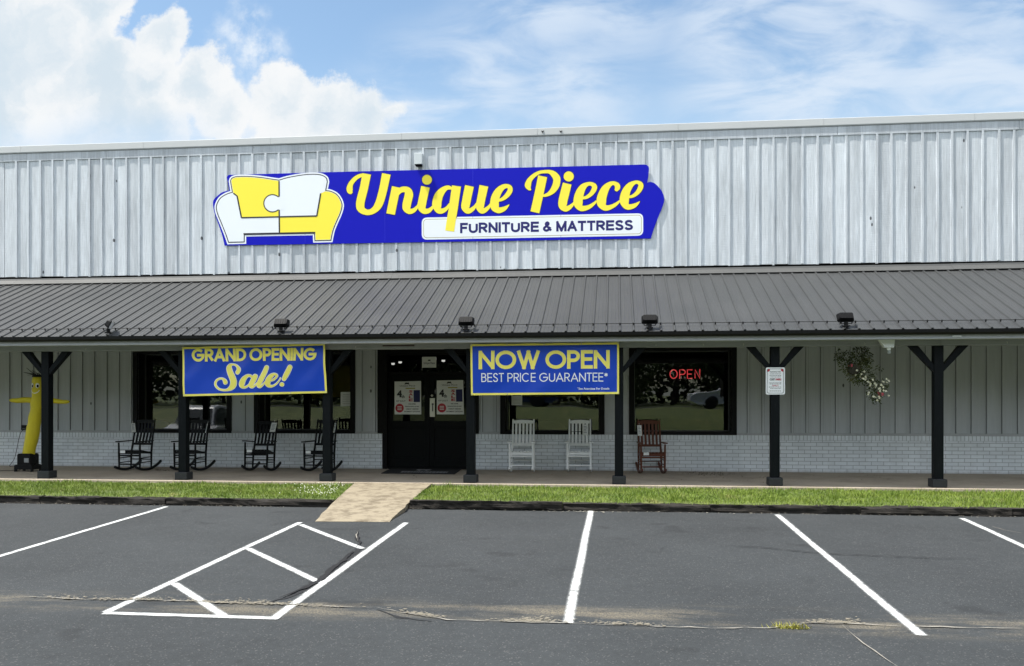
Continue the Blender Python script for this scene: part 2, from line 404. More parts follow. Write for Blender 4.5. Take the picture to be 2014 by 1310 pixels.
def concrete_mat(name, col, stain, scol, sc=2.0):
    m, nt, b = new_mat(name)
    tc = nd(nt, 'ShaderNodeTexCoord').outputs['Object']
    n1 = nd(nt, 'ShaderNodeTexNoise', {'Vector': tc, 'Scale': sc, 'Detail': 8.0, 'Roughness': 0.68})
    n2 = nd(nt, 'ShaderNodeTexNoise', {'Vector': tc, 'Scale': sc * 11, 'Detail': 7.0, 'Roughness': 0.75})
    n4 = nd(nt, 'ShaderNodeTexNoise', {'Vector': tc, 'Scale': 160.0, 'Detail': 2.0})
    f = mth(nt, 'ADD', mth(nt, 'MULTIPLY', n2.outputs[0], 0.45), mth(nt, 'MULTIPLY', n4.outputs[0], 0.5))
    f = mth(nt, 'ADD', f, 0.52)
    cc = nd(nt, 'ShaderNodeVectorMath', {0: tuple(col), 'Scale': f}, operation='SCALE').outputs[0]
    cc = mixc(nt, mth(nt, 'MULTIPLY', sstep(nt, n1.outputs[0], 0.42, 0.66), stain), cc, c4(scol))
    n3 = nd(nt, 'ShaderNodeTexNoise', {'Vector': tc, 'Scale': 34.0, 'Detail': 3.0})
    cc = mixc(nt, mth(nt, 'MULTIPLY', sstep(nt, n3.outputs[0], 0.70, 0.76), stain), cc, c4([x * 0.35 for x in col]))
    nt.links.new(cc, b.inputs['Base Color'])
    b.inputs['Roughness'].default_value = 0.85; b.inputs['Specular IOR Level'].default_value = 0.25
    bp = nd(nt, 'ShaderNodeBump', {'Height': n2.outputs[0], 'Strength': 0.4, 'Distance': 0.006})
    nt.links.new(bp.outputs[0], b.inputs['Normal'])
    return m
m_slab = concrete_mat('porch_concrete', (0.40, 0.34, 0.265), 0.5, (0.26, 0.215, 0.165), 1.1)
m_walk = concrete_mat('walk_concrete', (0.238, 0.203, 0.145), 0.9, (0.118, 0.095, 0.066), 4.5)

SANDY = G(1000, 1212).y
def asphalt_mat():
    m, nt, b = new_mat('asphalt')
    tc = nd(nt, 'ShaderNodeTexCoord').outputs['Object']
    sp = nd(nt, 'ShaderNodeSeparateXYZ', {0: tc})
    n1 = nd(nt, 'ShaderNodeTexNoise', {'Vector': tc, 'Scale': 0.45, 'Detail': 6.0, 'Roughness': 0.6})
    n2 = nd(nt, 'ShaderNodeTexNoise', {'Vector': tc, 'Scale': 6.0, 'Detail': 8.0, 'Roughness': 0.7})
    ag = nd(nt, 'ShaderNodeTexNoise', {'Vector': tc, 'Scale': 85.0, 'Detail': 4.0, 'Roughness': 0.75})
    vo = nd(nt, 'ShaderNodeTexVoronoi', {'Vector': tc, 'Scale': 90.0})
    f = mth(nt, 'ADD', mth(nt, 'MULTIPLY', n1.outputs[0], 0.9), mth(nt, 'MULTIPLY', n2.outputs[0], 0.5))
    f = mth(nt, 'ADD', f, mth(nt, 'MULTIPLY', ag.outputs[0], 1.2))
    n5 = nd(nt, 'ShaderNodeTexNoise', {'Vector': tc, 'Scale': 22.0, 'Detail': 6.0, 'Roughness': 0.8})
    f = mth(nt, 'ADD', f, mth(nt, 'MULTIPLY', n5.outputs[0], 0.9))
    f = mth(nt, 'ADD', f, -0.70)
    cc = nd(nt, 'ShaderNodeVectorMath', {0: (0.0280, 0.0310, 0.0328), 'Scale': f}, operation='SCALE').outputs[0]
    sel = nd(nt, 'ShaderNodeSeparateColor', {0: vo.outputs['Color']})
    peb = mth(nt, 'MULTIPLY', mth(nt, 'GREATER_THAN', sel.outputs[1], 0.962), 0.35)
    cc = mixc(nt, peb, cc, (0.15, 0.145, 0.14, 1))
    # sand washed along the long joint
    dy = mth(nt, 'ABSOLUTE', mth(nt, 'SUBTRACT', mth(nt, 'ADD', sp.outputs[1], mth(nt, 'MULTIPLY', sp.outputs[0], 0.004)), SANDY + 0.12))
    band = mth(nt, 'SUBTRACT', 1.0, sstep(nt, dy, 0.02, 0.55))
    mp = nd(nt, 'ShaderNodeMapping', {'Vector': tc, 'Scale': (0.55, 2.2, 1)}).outputs[0]
    s1 = nd(nt, 'ShaderNodeTexNoise', {'Vector': mp, 'Scale': 1.1, 'Detail': 7.0, 'Roughness': 0.65})
    s2 = nd(nt, 'ShaderNodeTexNoise', {'Vector': tc, 'Scale': 60.0, 'Detail': 4.0, 'Roughness': 0.8})
    sm_ = mth(nt, 'MULTIPLY', band, sstep(nt, s1.outputs[0], 0.44, 0.66))
    sm_ = mth(nt, 'MULTIPLY', sm_, sstep(nt, s2.outputs[0], 0.36, 0.60))
    cc = mixc(nt, mth(nt, 'MULTIPLY', sm_, 0.75), cc, (0.20, 0.17, 0.12, 1))
    # oil drips and darker sealer
    o1 = nd(nt, 'ShaderNodeTexNoise', {'Vector': tc, 'Scale': 1.7, 'Detail': 4.0, 'Roughness': 0.5})
    cc = mixc(nt, mth(nt, 'MULTIPLY', sstep(nt, o1.outputs[0], 0.62, 0.72), 0.5), cc, (0.014, 0.015, 0.016, 1))
    nt.links.new(cc, b.inputs['Base Color'])
    b.inputs['Roughness'].default_value = 0.85; b.inputs['Specular IOR Level'].default_value = 0.3
    h = mth(nt, 'ADD', ag.outputs[0], mth(nt, 'MULTIPLY', n2.outputs[0], 0.8))
    bp = nd(nt, 'ShaderNodeBump', {'Height': h, 'Strength': 0.55, 'Distance': 0.008})
    nt.links.new(bp.outputs[0], b.inputs['Normal'])
    return m
m_asph = asphalt_mat()
def grass_mat(name, a, bcol, soil=None, island=True, dry=0.25):
    m, nt, b = new_mat(name)
    tc = nd(nt, 'ShaderNodeTexCoord').outputs['Object']
    n1 = nd(nt, 'ShaderNodeTexNoise', {'Vector': tc, 'Scale': 1.6, 'Detail': 6.0, 'Roughness': 0.65})
    n2 = nd(nt, 'ShaderNodeTexNoise', {'Vector': tc, 'Scale': 40.0, 'Detail': 3.0})
    f = sstep(nt, n1.outputs[0], 0.35, 0.65)
    if island:
        g = nd(nt, 'ShaderNodeNewGeometry')
        f = mth(nt, 'MULTIPLY_ADD', g.outputs['Random Per Island'], 0.6, mth(nt, 'MULTIPLY', f, 0.5), clamp=True)
    else:
        f = mth(nt, 'MULTIPLY_ADD', n2.outputs[0], 0.6, mth(nt, 'MULTIPLY', f, 0.5), clamp=True)
    cc = mixc(nt, f, c4(a), c4(bcol))
    n3 = nd(nt, 'ShaderNodeTexNoise', {'Vector': tc, 'Scale': 2.3, 'Detail': 5.0, 'Roughness': 0.7})
    cc = mixc(nt, mth(nt, 'MULTIPLY', sstep(nt, n3.outputs[0], 0.56, 0.72), dry), cc, (0.36, 0.30, 0.13, 1))
    nt.links.new(cc, b.inputs['Base Color'])
    b.inputs['Roughness'].default_value = 0.6; b.inputs['Specular IOR Level'].default_value = 0.2
    return m
m_grass = grass_mat('grass_blade', (0.088, 0.150, 0.020), (0.195, 0.255, 0.042), dry=0.55)
m_turf = grass_mat('turf', (0.060, 0.088, 0.028), (0.115, 0.140, 0.045), island=False)

# ------------------------------------------------------------------ ground
g = MB()
prof = [(-320, 5.0), (-90, 2.0), (-40, 1.3), (-36, 1.2), (-22.6, 1.2), (-21.2, 0.72), (-19.6, -0.18), (-18.7, gz(-18.7) - 0.006), (-5.33, gz(-5.33) - 0.006),
        (-5.30, -0.30), (-3.42, -0.30), (-3.3, -0.30), (30, -0.30), (60, -0.1), (320, -0.2)]
xs = [-320, -120, -60, -30, -15, 0, 15, 30, 60, 120, 320]
vs = [(x, y, z) for y, z in prof for x in xs]; n = len(xs)
g.add(vs, [(j * n + i, j * n + i + 1, (j + 1) * n + i + 1, (j + 1) * n + i) for j in range(len(prof) - 1) for i in range(n - 1)])
tag(g.build('ground', m_turf), 'grassy ground sheet around the car park', kind='structure')
a = MB()
xs = [-70 + 5 * i for i in range(29)]; ysx = [-18.65, -16, -14, -12, -10, -8, -6.5, -5.34]
vs = [(x, y, gz(y)) for y in ysx for x in xs]; n = len(xs)
a.add(vs, [(j * n + i, j * n + i + 1, (j + 1) * n + i + 1, (j + 1) * n + i) for j in range(len(ysx) - 1) for i in range(n - 1)])
lot = tag(a.build('asphalt_lot', m_asph), 'dark grey asphalt car park in front of the shop', kind='structure')
r = MB(); r.box(-80, 80, -35, -27.5, 1.1, 1.206)
tag(r.build('road', m_asph), 'asphalt road behind the grass bank', kind='structure')
s = MB(); s.box(-20, 14.5, -3.40, 0.5, -0.3, 0.0)
tag(s.build('porch_floor', m_slab, bevel=0.012), 'concrete porch slab in front of the shop', kind='structure')

# cracks: jagged ribbons lying on the asphalt
m_crdark = mat('crack_dark', (0.006, 0.006, 0.007), 0.9, var=0.3, vs=20)
m_crpale = mat('crack_sand', (0.23, 0.215, 0.185), 0.9, var=0.45, vs=14, dirt=0.6, dcol=(0.05, 0.05, 0.05))
m_crseal = mat('crack_sealer', (0.0085, 0.009, 0.010), 0.75, var=0.25, vs=8)
def ribbon(mb, pts, wid, lift, jit=0.02, step=0.09, wj=0.6, rnd=random):
    ptsG = [G(*p) for p in pts]; path = []
    for p, q in zip(ptsG[:-1], ptsG[1:]):
        k = max(1, int((q - p).length / step))
        for i in range(k): path.append(p.lerp(q, i / k))
    path.append(ptsG[-1])
    wl = len(path); L, R = [], []
    for i, p in enumerate(path):
        d = (path[min(i + 1, wl - 1)] - path[max(0, i - 1)]).normalized(); nrm = Vector((-d.y, d.x, 0))
        e = min(1, i / 6, (wl - 1 - i) / 6)
        ww = wid * (1 - wj + 2 * wj * rnd.random()) * max(0.12, e)
        c = p + nrm * rnd.uniform(-jit, jit)
        for lst, sg in ((L, 1), (R, -1)):
            t = c + nrm * (sg * ww / 2); lst.append((t.x, t.y, gz(t.y) + lift))
    mb.add(L + R, [(i, i + wl, i + 1 + wl, i + 1) for i in range(wl - 1)])
JOINT = [(-40, 1170), (80, 1176), (170, 1180), (290, 1181), (420, 1186), (560, 1190), (640, 1194), (740, 1196), (800, 1208), (880, 1220), (1000, 1224),
         (1115, 1227), (1250, 1232), (1400, 1237), (1530, 1236), (1590, 1227), (1660, 1228), (1780, 1233), (1900, 1236), (2060, 1239)]
k = MB(); ribbon(k, JOINT, 0.015, 0.010, 0.012, wj=1.0)
tag(k.build('joint_crack', m_crpale, lot), 'pale sandy joint crack across the asphalt')
k = MB()
for px, n_, w_ in ((250, 14, 90), (480, 30, 170), (830, 12, 45), (1045, 18, 60), (1220, 12, 90), (1640, 16, 60), (140, 5, 60)):
    for _ in range(n_ * 13):
        x_ = random.gauss(px, w_ * 0.5)
        yj = [y0 + (y1 - y0) * (x_ - x0) / (x1 - x0) for (x0, y0), (x1, y1) in zip(JOINT[:-1], JOINT[1:]) if x0 <= x_ <= x1]
        if not yj: continue
        c = G(x_, yj[0] - abs(random.gauss(0, 5.5)) * (0.4 + 1.2 * abs(mnoise.noise((x_ * .02, 1, 1)))) + (3 if px < 700 else -1) * random.random())
        rr = random.uniform(0.003, 0.013); ex = random.uniform(1.0, 2.2); nv = 7; ph = random.random()
        k.add([(c.x + ex * rr * random.uniform(0.5, 1.2) * math.cos(2 * PI * i / nv + ph), c.y + rr * random.uniform(0.5, 1.2) * math.sin(2 * PI * i / nv + ph),
                gz(c.y) + 0.0125 + random.random() * 0.002) for i in range(nv)], [tuple(range(nv))])
tag(k.build('sand', mat('sand', (0.19, 0.17, 0.13), 0.95, var=0.3, vs=30, bump=0.4, bs_=200), lot), 'dry sand washed along the joint', kind='stuff')
k = MB()
ribbon(k, [(712, 1076), (690, 1096), (662, 1118), (645, 1134), (612, 1154), (575, 1172), (545, 1181), (528, 1188)], 0.15, 0.0040, 0.02, wj=0.3)
ribbon(k, [(745, 1199), (770, 1211), (800, 1217), (850, 1222)], 0.10, 0.0040, 0.015, wj=0.3)
k.build('crack_sealer', m_crseal, lot)
k = MB()
for pts, w_ in (([(705, 1043), (701, 1058), (708, 1070), (700, 1078)], 0.045), ([(700, 1080), (676, 1104), (650, 1122), (634, 1140), (600, 1158), (560, 1174), (532, 1186)], 0.05),
                ([(622, 1022), (585, 1026), (545, 1031), (520, 1036)], 0.03), ([(1272, 1088), (1296, 1086), (1312, 1075)], 0.02),
                ([(1400, 1074), (1500, 1078), (1620, 1090), (1800, 1098), (1940, 1102)], 0.02), ([(380, 1026), (404, 1029)], 0.05), ([(345, 1012), (385, 1000)], 0.02),
                ([(1382, 1053), (1402, 1054)], 0.05), ([(592, 1040), (690, 1042), (740, 1036)], 0.018)):
    ribbon(k, pts, w_, 0.0145, 0.012)
k.build('hairline_crack', m_crdark, lot)
k = MB()
ribbon(k, [(1654, 1231), (1680, 1252), (1720, 1282), (1770, 1318)], 0.013, 0.010, 0.014)
ribbon(k, [(703, 1046), (700, 1056), (704, 1066)], 0.018, 0.0165, 0.014)
ribbon(k, [(1950, 1036), (1985, 1046), (2010, 1050)], 0.03, 0.010, 0.02)
k.build('branch_crack', m_crpale, lot)

# painted bay lines: soft oversprayed edges
def line_mat():
    m = bpy.data.materials.new('line_paint'); m.use_nodes = True
    nt = m.node_tree; nt.nodes.clear()
    out = nd(nt, 'ShaderNodeOutputMaterial')
    at = nd(nt, 'ShaderNodeAttribute', attribute_name='edge')
    tc = nd(nt, 'ShaderNodeTexCoord').outputs['Object']
    n1 = nd(nt, 'ShaderNodeTexNoise', {'Vector': tc, 'Scale': 110.0, 'Detail': 4.0, 'Roughness': 0.8})
    n2 = nd(nt, 'ShaderNodeTexNoise', {'Vector': tc, 'Scale': 7.0, 'Detail': 6.0, 'Roughness': 0.6})
    e = mth(nt, 'ADD', at.outputs['Fac'], mth(nt, 'MULTIPLY', mth(nt, 'SUBTRACT', n1.outputs[0], 0.5), 1.5))
    al = sstep(nt, e, 0.10, 0.62)
    wear = mth(nt, 'MULTIPLY', sstep(nt, mth(nt, 'ADD', mth(nt, 'MULTIPLY', n1.outputs[0], 0.5), mth(nt, 'MULTIPLY', n2.outputs[0], 0.5)), 0.50, 0.62), 0.62)
    al = mth(nt, 'MULTIPLY', al, mth(nt, 'SUBTRACT', 1.0, wear))
    bs = nd(nt, 'ShaderNodeBsdfPrincipled', {'Base Color': (0.52, 0.53, 0.52, 1), 'Roughness': 0.6})
    tr = nd(nt, 'ShaderNodeBsdfTransparent')
    mx = nd(nt, 'ShaderNodeMixShader', {0: al, 1: tr.outputs[0], 2: bs.outputs[0]})
    nt.links.new(mx.outputs[0], out.inputs[0])
    return m
m_line = line_mat()
def bay_line(name, segs, lab, w=0.084, lift=0.005):
    vs, fs, ed = [], [], []
    for si, (p, q) in enumerate(segs):
        p, q = G(*p), G(*q); d = (q - p); d.z = 0; L = d.length; d.normalize(); nrm = Vector((-d.y, d.x, 0)); k = max(2, int(L / 0.25))
        hw = w / 2 + 0.024
        rows = [(-hw, 0.0), (-hw + 0.044, 0.62), (0, 0.85), (hw - 0.044, 0.62), (hw, 0.0)]
        b0 = len(vs)
        st = [-0.015] + [L * i / k for i in range(k + 1)] + [L + 0.015]
        for i, t in enumerate(st):
            for o_, e in rows:
                c = p + d * t + nrm * (o_ + 0.003 * math.sin(t * 2.1 + si)); vs.append((c.x, c.y, gz(c.y) + lift + 0.0012 * si)); ed.append(0.0 if i in (0, len(st) - 1) else e)
        for i in range(len(st) - 1):
            for j in range(4): fs.append((b0 + i * 5 + j, b0 + i * 5 + j + 1, b0 + (i + 1) * 5 + j + 1, b0 + (i + 1) * 5 + j))
    me = bpy.data.meshes.new(name); me.from_pydata(vs, [], fs); me.update(); me.materials.append(m_line)
    at = me.attributes.new('edge', 'FLOAT', 'POINT'); at.data.foreach_set('value', ed)
    o = bpy.data.objects.new(name, me); COL.objects.link(o)
    if len(segs) > 0 and me.polygons[0].normal.z < 0: me.flip_normals()
    return tag(o, lab, kind='structure')
bay_line('parking_line', [((327, 997), (-150, 1138.5))], 'leftmost white bay line')
bay_line('crosswalk_marking', [((590, 1028), (209, 1205)), ((798, 1029), (541, 1216)), ((205, 1207), (548, 1217)), ((592, 1033), (712, 1080)), ((488, 1080), (630, 1148)), ((343, 1149), (438, 1213))],
         'white hatched access aisle in front of the concrete ramp')
bay_line('parking_line', [((1162, 1005), (1117, 1226))], 'nearly upright white bay line right of the hatched aisle')
bay_line('parking_line', [((1529, 1013), (1812, 1250))], 'white bay line slanting down to the right')
bay_line('parking_line', [((1892, 1020), (2250, 1182))], 'white bay line cut off by the right edge')

# concrete ramp from the porch to the car park
wl, wr = P(699, 957, -3.405), P(850, 957, -3.405); nl, nr = G(621, 1026), G(766, 1027)
zf, zn = -0.004, 0.006
w = MB(); N_ = 14; M_ = 8; top = []
for j in range(N_ + 1):
    t = j / N_
    for i in range(M_ + 1):
        p = wl.lerp(wr, i / M_).lerp(nl.lerp(nr, i / M_), t)
        e = (mnoise.noise((p.x * 9, p.y * 9, 1)) * 0.03) if i in (0, M_) else 0
        zz = zf + (gz(p.y) + zn - zf) * t
        top.append(Vector((p.x + e, p.y, zz + mnoise.noise((p.x * 3, p.y * 3, 0)) * 0.006)))
nn = len(top); c_ = M_ + 1
w.add(top + [p - Vector((0, 0, 0.35)) for p in top],
      [(j * c_ + i, (j + 1) * c_ + i, (j + 1) * c_ + i + 1, j * c_ + i + 1) for j in range(N_) for i in range(M_)] +
      [(j * c_, j * c_ + nn, (j + 1) * c_ + nn, (j + 1) * c_) for j in range(N_)] + [(j * c_ + M_, (j + 1) * c_ + M_, (j + 1) * c_ + M_ + nn, j * c_ + M_ + nn) for j in range(N_)] +
      [(N_ * c_ + i, N_ * c_ + i + nn, N_ * c_ + i + 1 + nn, N_ * c_ + i + 1) for i in range(M_)])
tag(w.build('path', m_walk), 'tan concrete ramp from the car park to the door', kind='structure')
def walk_x(y):
    t = (y - wl.y) / (nl.y - wl.y); return wl.x + (nl.x - wl.x) * t, wr.x + (nr.x - wr.x) * t
for sd in (0, 1):
    u = MB(); a0, a1 = walk_x(-3.405)[sd], walk_x(-5.32)[sd]; far = (-60, 60)[sd]; e_ = (-.012, .012)[sd]
    q = [(a0 + e_, -3.405, -0.052), (a1 + e_, -5.32, -0.112), (far, -5.32, -0.112), (far, -3.405, -0.052)]
    if sd: q = q[::-1]
    vs = [Vector(v_) for v_ in q] + [Vector((v_[0], v_[1], -0.32)) for v_ in q]
    u.add(vs, [(0, 3, 2, 1)[::-1], (4, 5, 6, 7)[::-1]] + [(i, (i + 1) % 4, (i + 1) % 4 + 4, i + 4) for i in range(4)])
    tag(u.build('verge', m_turf), 'soil bed of the grass verge', kind='structure')

# ------------------------------------------------------------------ the shop
SHOP = thing('store_building', 'long grey board and batten furniture shop with a dark metal porch roof', 'shop building')
XL, XR = -20.0, 14.0
BP = 0.305
# upper siding: cupped boards under battens
u = MB(); rb = random.Random(3)
z0, z1 = 4.456, 7.18
k0, k1 = int(XL / BP), int(XR / BP)
for kk in range(k0, k1):
    xa, xb = kk * BP + 0.005, (kk + 1) * BP - 0.005; t1, t2, t3 = rb.uniform(0, 0.008), rb.uniform(0, 0.008), rb.uniform(-0.010, 0.002)
    zb = z0 - rb.uniform(0.0, 0.018)
    cols = [(xa, -t1), ((xa * 2 + xb) / 3, t3 - 0.004), ((xa + xb * 2) / 3, t3 - 0.005), (xb, -t2)]
    nz_ = 6; base = []
    for i in range(nz_ + 1):
        z = zb + (z1 - zb) * i / nz_
        for x, y in cols: base.append((x, y - 0.006 + 0.004 * mnoise.noise((kk * 3.7, z * 1.3, x)), z))
    u.add(base, [(i * 4 + j, i * 4 + j + 1, i * 4 + j + 5, i * 4 + j + 4) for i in range(nz_) for j in range(3)])
    u.box(xa, xb, 0.01, 0.03, zb, z1)
for kk in range(k0, k1 + 1):
    if rb.random() < 0.03: continue
    x = kk * BP + rb.uniform(-0.012, 0.012); wd = rb.uniform(0.040, 0.052); th = rb.uniform(0.026, 0.034); zb = z0 - rb.uniform(0.0, 0.03)
    pts = [Vector((x + 0.006 * mnoise.noise((kk, z * 0.8, 0)), -0.008 - th / 2, z)) for z in [zb + (z1 - zb) * i / 5 for i in range(6)]]
    for p, q in zip(pts[:-1], pts[1:]): u.bar(p, q, wd, th, up=(0, 1, 0))
u.build('upper_siding', m_siding, SHOP)
u = MB(); u.box(XL, XR, 0.031, 0.25, 2.7, 7.3); u.box(XL, XL + 0.2, 0.25, 18, -0.05, 7.3); u.box(XR - 0.2, XR, 0.25, 18, -0.05, 7.3); u.box(XL, XR, 17.8, 18, -0.05, 7.3)
u.box(XL, XR, 0.25, 18, 7.0, 7.2)
u.build('wall', m_dark, SHOP)
u = MB()
x = XL
while x < XR:
    L = rb.uniform(3.2, 4.9); xe = min(XR, x + L); j = rb.uniform(-0.008, 0.008)
    u.box(x + 0.003, xe - 0.003, -0.037 + j * 0.3, -0.001, 7.165 + j, 7.352); x = xe
u.build('fascia_trim', m_trimw, SHOP, bevel=0.006)
u = MB()
x = XL
while x < XR:
    L = 3.05; xe = min(XR, x + L)
    u.poly([Vector((x + 0.002, yy, zz)) for yy, zz in ((-0.060, 7.365), (-0.064, 7.38), (-0.055, 7.52), (-0.04, 7.53), (0.28, 7.52), (0.28, 7.355), (-0.05, 7.355))], Vector((xe - x - 0.004, 0, 0))); x = xe
u.build('parapet_cap', m_cap, SHOP)
u = MB()
for px in (1067, 1103):
    u = MB(); p = P(px, 259, -0.075); u.poly([p + Vector((-0.03, 0, 0.03)), p + Vector((0.0, 0, -0.03)), p + Vector((0.03, 0, 0.03)), p + Vector((0.0, 0, 0.012))], Vector((0, 0.03, 0)))
    u.build('cap_clip', m_lampblk, SHOP)

# porch roof
EY, EZ, TY, TZ = -3.65, 2.757, -0.012, 4.30
def roof_pt(x, t, h=0.0):
    d = Vector((0, TY - EY, TZ - EZ)).normalized(); nrm = Vector((0, -d.z, d.y))
    p = Vector((x, EY + (TY - EY) * t, EZ + (TZ - EZ) * t)); return p + nrm * h
u = MB(); RP = 0.242; row0, row1 = [], []; x = XL
while x < XR:
    for dx, h in ((-0.026, 0), (-0.012, 0.024), (0.012, 0.024), (0.026, 0), (0.075, 0.0), (0.082, 0.004), (0.089, 0.0), (0.148, 0.0), (0.155, 0.004), (0.162, 0)):
        row0.append(roof_pt(x + dx, 0, h)); row1.append(roof_pt(x + dx, 1, h))
    x += RP
n = len(row0); u.add(row0 + row1, [(i, i + 1, n + i + 1, n + i) for i in range(n - 1)])
pr = u.build('porch_roof', m_roof, SHOP)
u = MB(); u.poly([Vector((XL, yy, zz)) for yy, zz in ((EY + 0.02, EZ - 0.02), (0.02, TZ - 0.03), (0.02, 2.95), (EY + 0.3, 2.80), (EY + 0.02, 2.70))], Vector((XR - XL, 0, 0)))
u.build('porch_ceiling', m_greytrim, SHOP)
u = MB()
x = XL
while x < XR:
    L = rb.uniform(2.8, 3.2); xe = min(XR, x + L); j = rb.uniform(-0.004, 0.004)
    u.poly([Vector((x, yy, zz + j)) for yy, zz in ((-0.20, 4.252), (-0.206, 4.256), (-0.05, 4.36), (-0.034, 4.40), (0.0, 4.40), (-0.02, 4.33))], Vector((xe - x - 0.002, 0, 0))); x = xe
u.build('roof_flashing', mat('flashing', (0.062, 0.063, 0.062), 0.5, 0.0, var=0.3, vs=0.6), SHOP)
u = MB(); u.tube([roof_pt(XL, 0.075, 0.055), roof_pt(XR, 0.075, 0.055)], 0.006, 6)
x = XL
while x < XR:
    u.bar(roof_pt(x, 0.075, 0.024), roof_pt(x, 0.075, 0.068), 0.022, 0.012, up=(0, 1, 0)); x += RP
u.build('snow_guard', mat('guard_metal', (0.02, 0.02, 0.02), 0.6, 0.0, var=0.2, spec=0.15), SHOP)
u = MB()
u.poly([Vector((XL, yy, zz)) for yy, zz in ((-3.652, 2.748), (-3.652, 2.658), (-3.735, 2.658), (-3.775, 2.69), (-3.78, 2.748), (-3.768, 2.748), (-3.762, 2.696), (-3.73, 2.67), (-3.664, 2.67), (-3.664, 2.748))], Vector((XR - XL, 0, 0)))
u.build('gutter', m_gutter, SHOP)
u = MB(); u.box(XL, XR, -3.65, -3.62, 2.586, 2.70); u.box(XL, XR, -3.619, -3.27, 2.594, 2.63)
u.build('fascia', m_greytrim, SHOP, bevel=0.004)
u = MB()
x = XL
for px in (-400, 88, 642, 1217, 1847, 2600):
    xe = min(XR, P(px, 700, -3.25).x + 0.02); u.box(x + 0.002, xe - 0.002, -3.275, -3.11, 2.497, 2.593) if xe > x else None; x = max(x, xe)
u.box(x, XR, -3.275, -3.11, 2.497, 2.593) if x < XR else None
u.build('beam', mat('beam_paint', (0.27, 0.275, 0.29), 0.6, var=0.25, vs=2.2, bump=0.3, bs_=20, stretch=(0.6, 3, 3), dirt=0.35, dcol=(0.14, 0.14, 0.13)), SHOP, bevel=0.005)
u = MB()
for px in (170, 500, 700, 1290, 1383, 1462, 1700, 1980):
    p = P(px, 672, -3.276); p.z = 2.55
    u = MB(); u.tube([p, p + Vector((0, -0.02, 0)), p + Vector((0.004, -0.028, -0.015)), p + Vector((0, -0.02, -0.03))], 0.004, 5)
    u.build('cup_hook', m_steel, SHOP)

# posts
POSTX = [88, 358, 642, 925, 1217.5, 1525, 1847]
for i, px in enumerate(POSTX + [-210, 2200]):
    x = P(px, 800, -3.25).x
    u = MB(); u.box(x - 0.078, x + 0.078, -3.25, -3.09, 0.13, 2.497)
    po = u.build('post', m_blackwood, SHOP, bevel=0.006)
    u = MB(); u.box(x - 0.125, x + 0.125, -3.31, -3.04, 0.002, 0.148)
    u.build('plinth', m_plinth, po, bevel=0.014)
    for sg in (-1, 1):
        u = MB()
        a_, b_ = Vector((x + sg * 0.02, -3.17, 2.04)), Vector((x + sg * 0.43, -3.17, 2.46))
        u.poly([Vector((x + sg * xx, -3.236, zz)) for xx, zz in ((0.079, 2.035), (0.079, 2.155), (0.345, 2.494), (0.50, 2.494))], Vector((0, 0.12, 0)))
        u.build('brace', m_blackwood, po, bevel=0.004)

# lower wall with openings
def wx(px): return P(px, 800, 0.0).x
WIN = [(wx(262), wx(456)), (wx(500), wx(699)), (wx(984), wx(1189)), (wx(1237), wx(1449))]
TRW = 0.115; ZB, ZT = 0.79, 2.74
DOOR = (wx(752), wx(935)); DTR = (wx(743), wx(942))
ops = sorted([(a_ + TRW, b_ - TRW, ZB + 0.07, ZT - TRW) for a_, b_ in WIN] + [(DOOR[0], DOOR[1], -0.01, 2.62)])
lo, br, so, led, gap = MB(), MB(), MB(), MB(), []
def wallseg(x0, x1, zlo, zhi): lo.box(x0, x1, 0.0, 0.03, zlo, zhi)
x = XL
for a_, b_, zl, zh in ops:
    wallseg(x, a_, 0.79, 2.95); wallseg(a_, b_, zh, 2.95); x = b_
wallseg(x, XR, 0.79, 2.95)
rb = random.Random(11)
def inwin(x, hw=0.03): return any(a_ - hw < x < b_ + hw for a_, b_ in WIN) or DTR[0] - hw < x < DTR[1] + hw
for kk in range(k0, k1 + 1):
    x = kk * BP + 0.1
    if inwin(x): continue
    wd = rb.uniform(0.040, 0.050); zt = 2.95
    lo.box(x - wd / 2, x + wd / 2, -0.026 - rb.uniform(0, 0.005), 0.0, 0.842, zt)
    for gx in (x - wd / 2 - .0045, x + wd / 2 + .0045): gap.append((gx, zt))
lo.build('lower_siding', m_lower, SHOP); m_joint = mat('joint_shade', (0.10, 0.105, 0.11), 0.9, var=0.3, vs=3.0)
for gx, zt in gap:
    if -17.5 < gx < 11.5: u = MB(); u.box(gx - .004, gx + .004, -0.0025, 0.0, 0.842, zt); u.build('siding_gap_shade', m_joint, SHOP)  # shade of the gap beside each batten, painted as dark strips
x = XL
for a_, b_ in ((XL, DOOR[0]), (DOOR[1], XR)):
    br.box(a_, b_, -0.012, 0.3, 0.0, 0.6795); so.box(a_, b_, -0.013, 0.3, 0.68, 0.789)
br.build('brick_base', m_brick, SHOP); so.build('soldier_course', m_soldier, SHOP)
segs = []; x = XL
for a_, b_ in sorted(WIN + [(DTR[0], DTR[1])]): segs.append((x, a_ - 0.002)); x = b_ + 0.002
segs.append((x, XR))
for a_, b_ in segs: led = MB(); led.box(a_, b_, -0.026, -0.001, 0.790, 0.841); led.build('ledge', m_greytrim, SHOP, bevel=0.004)
